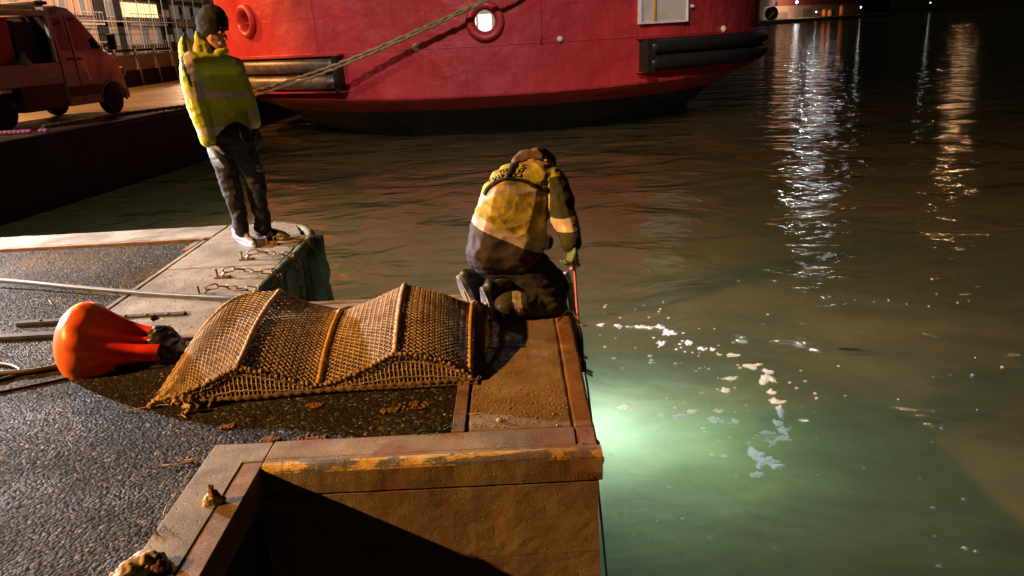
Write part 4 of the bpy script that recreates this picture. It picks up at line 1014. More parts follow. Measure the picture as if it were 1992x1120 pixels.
    def bot(x):
        for a, b in zip(bs_, bs_[1:]):
            if a.x <= x <= b.x: return a.lerp(b, (x-a.x)/max(1e-9, b.x-a.x))
        return bs_[0] if x < bs_[0].x else bs_[-1]
    def topf(x):
        for a, b in zip(Fs, Fs[1:]):
            if a.x <= x <= b.x: return a.lerp(b, (x-a.x)/max(1e-9, b.x-a.x))
        return Fs[-1]
    x0, x1 = bs_[0].x, bs_[-1].x-.02
    for i in range(NC+1):
        x = x0+(x1-x0)*i/NC; a, b = bot(x), topf(x); mb.tube([a, a.lerp(b, .5)+Vector((0, -.006, 0)), b], .0042, 5)
    for k in (1, 2, 3):
        mb.tube([bot(x0+(x1-x0)*i/NC).lerp(topf(x0+(x1-x0)*i/NC), k/4)+Vector((0, -.004, .003*math.sin(i*2.1))) for i in range(NC+1)], .0046, 5)
    tag(mb.build('side_netting', M['rope'], t), None, None, None, 'stuff')
    # floor in darker twine: the cage's inner shade put into its colour
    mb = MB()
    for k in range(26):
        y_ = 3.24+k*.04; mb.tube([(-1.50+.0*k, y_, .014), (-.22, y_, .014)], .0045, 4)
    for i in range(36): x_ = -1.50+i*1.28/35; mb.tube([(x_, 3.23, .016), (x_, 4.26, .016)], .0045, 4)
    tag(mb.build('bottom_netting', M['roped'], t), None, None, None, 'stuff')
    # right end wall of net
    mb = MB()
    for j in range(0, 50):
        v = 1.45*j/49; p = surf(1.0, v); mb.tube([p, p+Vector((.035, 0, -p.z*.45)), (p.x+.045, p.y, .012)], .0048, 4)
    for k in (.25, .5, .75):
        mb.tube([surf(1.0, 1.45*j/49)+Vector((.04*k, 0, -surf(1.0, 1.45*j/49).z*k)) for j in range(50)], .0048, 4)
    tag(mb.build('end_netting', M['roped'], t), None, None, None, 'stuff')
    # drawn tail: gathered ends and frayed lumps
    tl_ = at(300, 785, 3.2); tl_.z = .02
    MB().tube(spline([at(352, 735, 3.33), at(325, 765, 3.24), tl_, tl_+Vector((-.012, -.03, -.006))], 24), [.022-.0005*i+.004*math.sin(i*1.7) for i in range(25)], 8).build('tail_knot', M['rope'], t, smooth=True)
    for k, (px_, py_) in enumerate(((345, 762), (352, 778), (372, 768), (390, 772), (385, 785), (362, 785), (410, 783), (372, 795))):
        q = gr(px_, py_, .02); q2 = q+Vector((random.uniform(-.02, .03), random.uniform(-.03, .0), random.uniform(.0, .05)))
        MB().tube(spline([q2, q.lerp(q2, .5)+Vector((random.uniform(-.02, .02), 0, .01)), q, q+Vector((random.uniform(-.03, .02), -.02, -.012))], 12), [.011+.003*math.sin(i*2+k) for i in range(13)], 7).build('frayed_end', M['rope' if k % 2 else 'roped'], t, smooth=True)
    mb = MB()
    for k in range(130):
        u = .06+.24*random.random(); p = surf(u, .02); q = Vector((p.x+random.uniform(-.03, .04), p.y+random.uniform(-.02, .06), .008))
        m2_ = p.lerp(q, .5)+Vector((random.uniform(-.02, .02), random.uniform(-.015, .01), 0)); mb.tube([p, m2_, q], .0042, 4)
    tag(mb.build('tail_netting', M['rope'], t), None, None, None, 'stuff')
cage()

# ---- broken bolt stumps on the recess edge
def stump(px_, py_, sc_, lab, kind):
    p = gr(px_, py_, T); t = empty('bolt_stump', p, lab, 'bolt stump')
    if kind == 0:
        o = organic('base', [[(p+Vector((-.012, -.004, .004)), .022*sc_), (p+Vector((.016, .006, .004)), .020*sc_), (p+Vector((0, 0, .025)), .017*sc_)], [(p+Vector((-.018, -.01, .0)), .018), (p+Vector((-.016, -.008, .022)), .013)]], M['stone'], t, .0035, 1, .006, 60); tag(o, 'crumbling mortar base')
        o = organic('bolt', [[(p+Vector((0, .002, .02)), .013), (p+Vector((-.004, .004, .062)), .009)], [(p+Vector((.014, .004, .012)), .012), (p+Vector((.038, .004, .01)), .006)], [(p+Vector((.002, 0, .04)), .014), (p+Vector((.006, 0, .028)), .015)]], M['rust'], t, .003, 1, .006, 70); tag(o, 'rusted bolt and nut')
    else:
        o = organic('base', [[(p+Vector((-.06, -.03, 0)), .035), (p+Vector((.02, .02, .0)), .04), (p+Vector((0, 0, .025)), .035)], [(p+Vector((-.03, -.03, .01)), .045), (p+Vector((.0, .015, .02)), .038)]], M['stone'], t, .005, 1, .014, 30)
        o = organic('bolt', [[(p+Vector((.03, .0, .01)), .022), (p+Vector((.05, -.01, .02)), .016)], [(p+Vector((.02, .02, .035)), .016), (p+Vector((.045, 0, .02)), .018)]], M['rust'], t, .004, 1, .01, 50)
stump(416, 977, 1, 'small upright rusty bolt stump with a crumbled base near the recess corner', 0)
stump(285, 1112, 1, 'broad crumbled stump cut by the bottom edge of the picture', 1)

# ---- litter: straws, lichen, pebbles, weeds
def straw(p0, p1, r=.0028, bendy=.01):
    a, b = gr(*p0, .006), gr(*p1, .01); m_ = a.lerp(b, .5)+Vector((random.uniform(-bendy, bendy), random.uniform(-bendy, bendy), .004)); return [a, m_, b]
mb = MB()
for s_ in (((243, 800), (297, 791)), ((296, 793), (328, 787)), ((315, 905), (345, 903)), ((345, 903), (392, 889)), ((358, 895), (388, 892)), ((372, 915), (358, 938)), ((352, 948), (338, 968)), ((338, 966), (318, 1002)), ((355, 800), (362, 812)), ((95, 584), (101, 592)), ((930, 706), (962, 706)), ((905, 806), (940, 804))):
    mb.tube(straw(*s_), .0026, 5)
tag(mb.build('straw', M['straw']), 'dry straws scattered on the asphalt', 'straw', kind='stuff')
for px_, py_, w_, lab in ((805, 790, .05, 'largest rust-coloured lichen patch right of centre below the net cage'), (612, 790, .03, 'lichen patch below the middle of the net cage'), (758, 800, .03, 'lichen patch left of the largest one'), (605, 853, .05, 'lichen patch against the coping above the flaking paint'), (525, 856, .028, 'lichen patch at the coping nearest the recess corner'), (442, 831, .022, 'tiny lichen patch left of the others in the dark gravel')):
    p = gr(px_, py_, 0); mb = MB()
    for k in range(46):
        a = random.uniform(0, 6.28); r_ = w_*math.sqrt(random.random()); mb.ball((p.x+math.cos(a)*r_*1.4, p.y+math.sin(a)*r_*.8, .004), random.uniform(.004, .009), 6, 4, (1, 1, .7))
    tag(mb.build('lichen_patch', M['moss']), lab, 'lichen')
for px_, py_, s_, lab, mt in ((972, 820, .014, 'largest pale pebble on the concrete coping', 'stone'), (1076, 806, .007, 'small pale pebble right of the larger one on the coping', 'stone'), (1084, 828, .006, 'tiny yellow chip near the corner crack of the coping', 'yel'), (855, 835, .006, 'small pebble by the weeds at the gravel corner', 'stone'), (865, 807, .006, 'pebble on the gravel beside the steel strip', 'stone')):
    p = gr(px_, py_, T); mb = MB(); mb.ball((p.x, p.y, T+s_*.5), s_, 8, 6, (1, .7, .75)); o = mb.build('pebble', M[mt]); rough_edges(o, .003, .05, px_)
    tag(o, lab, 'pebble')
mb = MB()
for k in range(420):
    x = random.uniform(-.24, .18); y = random.uniform(2.82, 3.2 if random.random() < .7 else 4.2); s_ = random.uniform(.0012, .0038); mb.ball((x, y, T+s_*.4), s_, 5, 3)
for k in range(520): 
    x = random.uniform(-2.6, -1.76); y = random.uniform(4.1, 6.7); s_ = random.uniform(.002, .005); mb.ball((x, y, T+s_*.3), s_, 5, 3)
tag(mb.build('grit', M['stone']), 'pale grit strewn on the concrete slabs', 'grit', kind='stuff')
mb = MB()
for cx, cy, n_, hh in ((-.36, 2.83, 60, .03), (-.42, 2.82, 30, .02), (-1.74, 5.9, 40, .03), (-1.78, 6.1, 30, .03), (-2.68, 6.28, 40, .03), (-1.27, 2.2, 20, .03), (-2.66, 5.2, 20, .02)):
    for k in range(n_):
        x = cx+random.gauss(0, .03); y = cy+random.gauss(0, .02); a = random.uniform(0, 6.28); mb.tube([(x, y, 0), (x+.3*hh*math.cos(a), y+.3*hh*math.sin(a), hh*.7), (x+.8*hh*math.cos(a), y+.8*hh*math.sin(a), hh)], [.0018, .0014, .0004], 3)
tag(mb.build('weeds', M['grass']), 'small dull weeds in the joints of the concrete', 'weeds', kind='stuff')

# ---- foam drifting round the torch glow
mb = MB()
def blob(cx, cy, rx, ry, ang):
    n = 18; c = Vector((cx, cy, WZ+.006)); b = len(mb.v); ph = random.uniform(0, 9)
    for k in range(n):
        a = 2*math.pi*k/n; r = 1+.9*noise.noise(Vector((math.cos(a)*1.6+ph, math.sin(a)*1.6, ph)))+.35*noise.noise(Vector((math.cos(a)*4+ph, math.sin(a)*4, ph)))
        x, y_ = math.cos(a)*rx*r, math.sin(a)*ry*r; mb.v.append((c.x+x*math.cos(ang)-y_*math.sin(ang), c.y+x*math.sin(ang)+y_*math.cos(ang), c.z))
    mb.v.append((c.x, c.y, c.z+.006)); mb.f += [(b+k, b+(k+1) % n, b+n) for k in range(n)]; mb.mi += [0]*n
big = [((1242, 636), 14, 3), ((1283, 636), 9, 5), ((1299, 648), 14, 8), ((1340, 668), 7, 6), ((1365, 679), 8, 4), ((1386, 681), 7, 4), ((1425, 692), 18, 4), ((1285, 668), 9, 5), ((1398, 690), 5, 3), ((1460, 713), 20, 6), ((1492, 723), 10, 7), ((1489, 740), 13, 13), ((1500, 763), 9, 6), ((1508, 781), 16, 7), ((1517, 800), 8, 14), ((1512, 825), 9, 8), ((1522, 838), 10, 9), ((1520, 853), 14, 6), ((1503, 864), 9, 6), ((1470, 885), 14, 15), ((1490, 897), 20, 9), ((1478, 908), 10, 6), ((1512, 909), 12, 6), ((1470, 925), 16, 7), ((1320, 812), 16, 5), ((1387, 818), 13, 6), ((1430, 820), 5, 7), ((1215, 792), 12, 4), ((1346, 802), 8, 4), ((1396, 800), 9, 4), ((1488, 842), 14, 4), ((1287, 810), 8, 5), ((1168, 633), 8, 3), ((1200, 634), 7, 3), ((1262, 638), 9, 3), ((1410, 760), 8, 6), ((1294, 853), 7, 7), ((1420, 737), 14, 4)]
for (px_, py_), w_, h_ in big:
    p = gr(px_, py_, WZ); q = gr(px_+w_, py_, WZ); v_ = gr(px_, py_+h_, WZ); blob(p.x, p.y, (q-p).length*.85, abs(v_.y-p.y)*.75, random.uniform(-.3, .3)); blob(p.x+(q-p).length*random.uniform(.5, 1.1), p.y+random.uniform(-.03, .03), (q-p).length*.45, abs(v_.y-p.y)*.3, random.uniform(-.6, .6))
for k in range(85):
    f_ = random.random(); px_ = 1180+f_*360+random.gauss(0, 45); py_ = 625+f_*120+random.gauss(0, 34)+(110 if k % 3 == 0 else 0)
    if px_ < 1150 or py_ < 560: continue
    s_ = random.uniform(.004, .015); p = gr(px_, py_, WZ); blob(p.x, p.y, s_*1.3, s_, random.uniform(0, 3))
for k in range(60):
    p = gr(random.uniform(1150, 1990), random.uniform(520, 1115), WZ); s_ = random.uniform(.005, .014); blob(p.x, p.y, s_*1.3, s_, 0)
tag(mb.build('foam', M['foam']), 'flecks and torn patches of pale foam on the lit water', 'foam', kind='stuff')

# ---- ladder hooked on the quay face where the worker kneels
t = empty('dive_ladder', (.34, 4.25, .05), 'white metal ladder hooked over the quay edge beside the kneeling worker\'s knee', 'ladder')
for y_ in (4.30, 4.50):
    mb = MB(); mb.tube(spline([(.285, y_, .13), (.292, y_, .10), (.31, y_, .0), (.322, y_, -.1), (.325, y_, -.5), (.33, y_, -2.2)], 40), .024, 10); mb.build('rail', M['white'], t, smooth=True)
for z_ in (-.25, -.55, -.85, -1.15, -1.45): MB().tube([(.325, 4.30, z_), (.325, 4.50, z_)], .014, 8).build('rung', M['white'], t, smooth=True)
hs_ = [(.20, 3.95, .03), (.27, 3.98, .075), (.31, 3.90, .02), (.305, 3.6, -.06), (.295, 3.2, -.10), (.30, 2.9, -.4), (.33, 2.8, -1.0), (.36, 2.8, -1.6)]
tag(MB().tube(spline(hs_, 80), .005, 8).build('cable', M['cable'], None, smooth=True), 'thin black cable looping over the quay edge in front of the ladder', 'cable')

# ---- pink line, its small floats and the brush hanging from it
la, lb = at(1113, 492, 3.98), at(1126, 634, 3.98)
pl = empty('pink_line', la, 'thin pink cord with a cluster of pale pink floats, hanging from the kneeling worker\'s hand', 'cord')
s_ = spline([la, la.lerp(lb, .3)+Vector((.004, 0, 0)), la.lerp(lb, .7), lb], 50)
MB().tube(s_, [.0075*(1+.15*math.sin(i*1.5)) for i in range(51)], 7).build('cord', M['pink'], pl, smooth=True)
for dx, dz, r_ in ((-.018, -.062, .020), (.0, -.058, .019), (.024, -.045, .019), (.020, -.018, .017), (.028, -.066, .018), (-.004, -.085, .014), (.012, -.083, .015), (.006, -.030, .014)):
    MB().ball(la+Vector((dx, random.uniform(-.01, .01), dz)), r_*.85, 10, 8, (1, 1, .85)).build('small_float', M['pinkw'], pl, smooth=True)
MB().tube([la+Vector((-.03, 0, -.045)), la+Vector((.01, 0, -.03)), la+Vector((.002, 0, .005))], [.003, .008, .010], 6).build('knot', M['pink'], pl, smooth=True)
MB().tube([lb+Vector((-.005, 0, .012)), lb+Vector((.02, 0, .004)), lb+Vector((.048, 0, -.002))], [.008, .007, .003], 6).build('tied_end', M['pink'], pl, smooth=True)
MB().tube([la+Vector((0, 0, -.01)), la+Vector((0, 0, .04))], .008, 8).build('shackle', M['steel'], pl, smooth=True)
tb = at(1127, 642, 3.98); tl2 = empty('scrub_brush', tb, 'dark-handled brush with white tips tied to the lower end of the pink cord', 'brush')
MB().tube([tb, tb+Vector((.002, 0, -.03)), tb+Vector((.004, 0, -.09)), tb+Vector((.008, 0, -.16))], [.012, .018, .018, .014], 10).build('handle', M['gloved'], tl2, smooth=True)
MB().tube([tb+Vector((0, 0, .012)), tb+Vector((0, 0, -.012))], .013, 10).build('collar', M['blue'], tl2, smooth=True)
MB().tube([tb+Vector((.010, 0, -.14)), tb+Vector((.018, 0, -.20))], [.014, .010], 8).build('ferrule', M['orange'], tl2, smooth=True)
MB().tube([tb+Vector((.016, 0, -.155)), tb+Vector((.040, 0, -.175))], [.009, .008], 6).build('tape_end', M['pink'], tl2, smooth=True)
for d_ in (0, .02): MB().tube([tb+Vector((.014, 0, -.225-d_)), tb+Vector((.068, 0, -.262-d_))], .007, 6).build('white_tip', M['white'], tl2, smooth=True)
MB().tube([tb+Vector((.016, 0, -.19)), tb+Vector((.020, 0, -.25))], .016, 8).build('head', M['gloved'], tl2, smooth=True)

# ================================================================== PEOPLE
def seg_t(p, a, b):
    ab = b-a; t = max(0, min(1, (p-a).dot(ab)/ab.length_squared)); return t, (p-(a+ab*t)).length
def hand(name, w_, d, side, palm, mat, parent, curl=.5, s=1.0):
    """w_ wrist point, d pointing direction, side = direction across the palm (towards the thumb), palm = palm normal"""
    d = d.normalized(); side = (side-d*side.dot(d)).normalized(); palm = d.cross(side) if palm is None else palm
    hl = [[(w_, .026*s), (w_+d*.05*s+side*.022*s, .019*s), (w_+d*.085*s+side*.025*s, .015*s), (w_+d*.08*s-side*.026*s, .014*s), (w_+d*.04*s-side*.02*s, .017*s)]]
    for k, (off, ln) in enumerate(((.028, .072), (.010, .080), (-.009, .074), (-.027, .058))):
        b0 = w_+d*.078*s+side*off*s; a1 = curl*.6; a2 = curl*1.4
        p1 = b0+(d*math.cos(a1)+palm*math.sin(a1))*ln*.5*s; p2 = p1+(d*math.cos(a2)+palm*math.sin(a2))*ln*.32*s; p3 = p2+(d*math.cos(a2*1.3)+palm*math.sin(a2*1.3))*ln*.24*s
        for q0, q1, ra, rb in ((b0-d*.012*s, p1, .0105, .0098), (p1, p2, .0098, .0092), (p2, p3, .0092, .008)): hl.append([(q0, ra*s), (q1, rb*s)])
    t0 = w_+d*.022*s+side*.024*s; t1 = t0+(d*.6+side*.6+palm*.3).normalized()*.042*s; t2 = t1+(d*.85+side*.1+palm*.45).normalized()*.034*s
    hl += [[(t0, .014*s), (t1, .012*s)], [(t1, .012*s), (t2, .0095*s)]]
    return organic(name, hl, mat, parent, .0045, 2)

# ---- standing worker
def standing():
    Y = 6.15; A = lambda x, y, d=0: at(x, y, Y+d)
    t = empty('person', (-2.12, 6.15, 0), 'person standing at the corner in black beanie and yellow jacket, looking down', 'person')
    # body (one continuous figure, mostly covered by clothes)
    head = A(413, 52); face = A(421, 74, -.02); jaw = A(425, 88, -.02); neck = A(408, 100, .02)
    hips = (A(428, 262), A(462, 264)); kl, kr = A(449, 358, -.05), A(497, 356, .02); al, ar = A(474, 448, -.06), A(513, 444, .04)
    shl, shr = A(372, 122, -.16), A(456, 132, .18); ell, elr = A(381, 202, -.16), A(484, 204, .14); wl, wr = A(408, 276, -.18), A(497, 252, .10)
    body = [[(head, .088), (A(409, 56), .085)], [(head, .080), (face, .070), (jaw, .045)], [(jaw, .04), (A(436, 88, -.03), .024)], [(A(437, 70, -.04), .018), (A(440.5, 76, -.05), .013)],
            [(A(434, 64, -.07), .012), (A(428, 63, -.09), .014)], [(A(434, 84, -.06), .011), (A(429, 85, -.08), .010)], [(A(410, 70, -.085), .013), (A(411, 77, -.085), .011)],
            [(neck, .055), (A(410, 84), .055)], [(shl, .045), (shr, .045), (neck, .05)], [(A(408, 145, .03), .05), (A(440, 150, .14), .04), (A(420, 235, .04), .05), (A(450, 240, .10), .05)],
            [(A(430, 240, .05), .05), (hips[0], .06), (hips[1], .06)], [(hips[0], .08), (kl, .055)], [(kl, .055), (al, .03)], [(hips[1], .08), (kr, .055)], [(kr, .055), (ar, .03)], [(al, .03), (al+Vector((.06, -.04, -.09)), .018)], [(ar, .03), (ar+Vector((.08, 0, -.08)), .018)],
            [(shl, .05), (ell, .04)], [(ell, .04), (wl, .028)], [(shr, .05), (elr, .04)], [(elr, .04), (wr, .028)]]
    organic('body', body, M['skin'], t, .010, 3)
    organic('snood', [[(A(408, 62, .02), .062), (A(409, 84, .02), .060), (A(412, 100, .02), .060)], [(A(412, 98, 0), .056), (A(432, 97, -.03), .034)]], M['black'], t, .009, 3, .006, 20)
    # beanie
    bn = organic('beanie', [[(A(415, 38), .100), (A(409, 44), .098), (A(412, 32), .085)], [(A(416, 54), .100), (A(410, 56), .097), (A(415, 44), .100)], [(A(409, 16, 0), .028), (A(414, 30), .06)]], M['black'], t, .009, 4, .006, 14)
    bv = BVHTree.FromObject(bn, bpy.context.evaluated_depsgraph_get())
    # cut the beanie's lower edge clean by hiding vertices below the brim
    bm = bmesh.new(); bm.from_mesh(bn.data); o0 = ORIG(t)
    pa = A(400, 66)-o0; pb = A(443, 58)-o0
    nrm = (pb-pa).cross(Vector((0, 1, .1))).normalized()
    if nrm.z > 0: nrm = -nrm
    bmesh.ops.bisect_plane(bm, geom=bm.verts[:]+bm.edges[:]+bm.faces[:], plane_co=pa, plane_no=nrm, clear_outer=True); bm.to_mesh(bn.data); bm.free()
    so = bn.modifiers.new('thick', 'SOLIDIFY'); so.thickness = .008; so.offset = 1
    # jacket
    jk = [[(shl+Vector((.01, 0, -.01)), .082), (shr, .08), (A(405, 118), .085), (A(430, 122, -.02), .075)],
          [(A(402, 145, -.03), .09), (A(450, 150, .14), .09), (A(403, 160, .08), .08), (A(410, 235, -.03), .10), (A(460, 238, .12), .095), (A(415, 235, .1), .09)],
          [(A(410, 225, -.04), .10), (A(461, 232, .12), .094), (A(417, 247, -.04), .10), (A(467, 250, .12), .092), (A(415, 245, .1), .09)],
          [(shl, .082), (A(372, 160, -.15), .074)], [(A(372, 158, -.15), .074), (ell, .072)], [(ell, .072), (A(398, 250, -.17), .062)], [(A(396, 246, -.17), .062), (A(405, 272, -.18), .058)],
          [(shr, .078), (elr, .066)], [(elr, .066), (A(494, 238, .10), .052)],
          [(A(402, 104, .06), .05), (A(425, 102, .02), .045), (A(392, 108, .05), .05)],
          [(A(436, 98, -.03), .03), (A(425, 106, -.05), .04)],
          [(A(362, 112, -.08), .05), (A(358, 90, -.04), .036), (A(359, 62, -.02), .005)], [(A(366, 104, -.02), .040), (A(376, 92, .04), .028), (A(360, 66, -.01), .006)], [(A(366, 104, -.02), .04), (A(396, 98, .06), .045), (A(378, 90, .06), .03)],
          [(A(388, 98, -.08), .045), (A(381, 60, -.06), .005), (A(387, 78, -.07), .024)], [(A(402, 104, -.07), .042), (A(383, 65, -.06), .007), (A(398, 86, -.07), .024)], [(A(412, 102, .0), .03), (A(388, 80, .04), .014)]]
    a1, b1 = shl, ell; a2, b2 = ell, A(405, 272, -.18); c1, d1_ = shr, elr; c2, d2_ = elr, A(494, 238, .10)
    z_mid = A(430, 182).z; z_hem = A(440, 246).z
    def reg(p):
        arm = min(seg_t(p, a1, b1)[1], seg_t(p, a2, b2)[1]) < .082 and p.x < A(388, 200).x+(A(400, 260).x-A(388, 200).x)*max(0, (A(400, 200).z-p.z)/.25)
        arm2 = min(seg_t(p, c1, d1_)[1], seg_t(p, c2, d2_)[1]) < .072 and p.x > A(474, 200).x
        if arm or arm2:
            zz = p.z+(.05 if arm2 else 0)
            za, zb = A(372, 212).z, A(372, 228).z
            if za > zz+.01*math.sin(p.x*60) > zb: return 1
            if za-.105 > zz > zb-.105: return 1
            return 0
        if z_mid+.02 > p.z+.12*(p.x+2.2) > z_mid-.032: return 1
        if z_hem+.02 > p.z > z_hem-.032: return 1
        xa = A(390, 150).x; xb = A(462, 150).x
        if z_mid < p.z < A(400, 118).z+.2 and p.y < Y+.05 and (abs(p.x-(xa+.02+(1.5-p.z)*.10)) < .026 or abs(p.x-xb) < .022): return 1
        if abs(p.x-(A(383, 130).x+(A(400, 130).z-p.z)*.18)) < .014 and p.z > A(400, 165).z and p.y < Y: return 2
        return 0
    jo = organic('jacket', jk, [M['vest'], M['refl'], M['navy']], t, .008, 3, .009, 7, reg)
    zip_ = MB(); bvj = BVHTree.FromObject(jo, bpy.context.evaluated_depsgraph_get())
    def on(px_, py_, bv_, org, off=.003):
        loc, n2, i_, d_ = bv_.ray_cast(CO-org, ray(px_, py_).normalized())
        return None if loc is None else loc+org-ray(px_, py_).normalized()*off
    pts = [on(x, y, bvj, o0) for x, y in ((438, 108), (443, 130), (448, 155), (455, 180), (458, 205), (464, 240), (467, 254))]; pts = [p for p in pts if p]
    zip_.tube(spline(pts, 30), .006, 6); tag(zip_.build('front_flap', M['vest'], t, smooth=True), 'zip flap down the front of the jacket')
    MB().tube(spline([p for p in (on(466, 235, bvj, o0), A(468, 262, -.13), A(478, 278, -.13)) if p], 14), .003, 5).build('drawstring', M['olive'], t, smooth=True)
    # trousers
    tr = [[(hips[0], .105), (hips[1], .105), (A(445, 285), .09)], [(hips[0]+Vector((0, 0, -.02)), .105), (A(435, 310, -.03), .092)], [(A(435, 310, -.03), .092), (kl, .078)], [(kl, .078), (A(466, 425, -.05), .062), (A(452, 370, -.02), .07)], [(A(464, 420, -.05), .06), (A(470, 446, -.05), .062)],
          [(hips[1]+Vector((0, 0, -.02)), .105), (A(482, 310), .095)], [(A(482, 310), .095), (kr, .080)], [(kr, .080), (A(509, 420, .03), .064)], [(A(508, 415, .03), .064), (A(511, 442, .04), .062)]]
    tro = organic('trousers', tr, M['navy'], t, .009, 3, .016, 8)
    bt = BVHTree.FromObject(tro, bpy.context.evaluated_depsgraph_get())
    lg = MB()
    for row, y_ in ((0, 322), (1, 329)):
        for k in range(4):
            x_ = 499+k*3.6+row*.8
            q0, q1 = on(x_, y_, bt, o0), on(x_+(.8 if (k+row) % 2 else -.6), y_+4.5, bt, o0)
            if q0 and q1: lg.tube([q0, q1], .0032, 5)
            if k % 2 == row:
                q2 = on(x_+2.2, y_+(4.5 if row else .4), bt, o0)
                if q2: lg.tube([q0 if not row else q1, q2], .0028, 5)
    lg.build('printed_mark', M['refl'], t)
    for (x_, y_) in ((452, 392), (447, 325)):
        q = on(x_, y_, bt, o0)
        if q: MB().ball(q, .006, 6, 4).build('stud', M['steel'], t, smooth=True)
    # gloves and shoes
    tag(hand('glove', wl+Vector((0, -.0, -.01)), A(422, 318, -.20)-wl, Vector((.8, -.5, 0)), Vector((.5, .5, 0)).normalized(), pmat('pale_blue_glove', (.30, .38, .52), (.18, .24, .34), 30, .6, .4, 60, .004), t, .28, 1.25), 'grey-blue glove')
    tag(hand('glove', wr, A(505, 292, .08)-wr, Vector((-.7, -.6, 0)), Vector((-.6, .3, 0)).normalized(), M['gloved'], t, .5, 1.1), 'dark glove')
    def shoe(h, to, mat, lab, s=1.0):
        h = h.copy(); to = to.copy(); h.z = T; to.z = T; d = (to-h); L = d.length; d.normalize(); sd = Vector((-d.y, d.x, 0)); up = Vector((0, 0, 1))
        o = organic('shoe', [[(h+up*.045, .040), (h+d*L*.45+up*.045, .040), (h+up*.085, .036)], [(h+d*L*.35+up*.050, .045), (h+d*L*.8+up*.036, .036), (h+d*L*.78+sd*.018+up*.034, .034)], [(h+d*L*.8+up*.034, .035), (h+d*L*.96+up*.028, .026)]], mat, t, .006, 2, .004, 20); tag(o, lab)
        sl = MB(); ol = []
        for k in range(28):
            a = 2*math.pi*k/28; c, s_ = math.cos(a), math.sin(a); w2 = .040+.012*c; q = h+d*(L*.48+c*L*.58)+sd*(s_*w2); ol.append((q.x, q.y))
        sl.prism(ol, T+.001, T+.026); so_ = sl.build('sole', mat if mat is M['shoew'] else M['cap'], t); bevel(so_, .006, 2)
    shoe(gr(463, 470), gr(497, 485), M['shoew'], 'pale grey trainer')
    shoe(gr(508, 464), gr(562, 470), M['gloved'], 'black work shoe')
    lb_ = BVHTree.FromObject(bn, bpy.context.evaluated_depsgraph_get()); q = [on(x, y, lb_, o0) for x, y in ((428, 53), (436, 52), (441, 51))]; q = [z for z in q if z]
    if len(q) > 1: tag(MB().tube(q, .010, 6).build('label_patch', M['vand'], t), 'small dull patch on the brim')
standing()

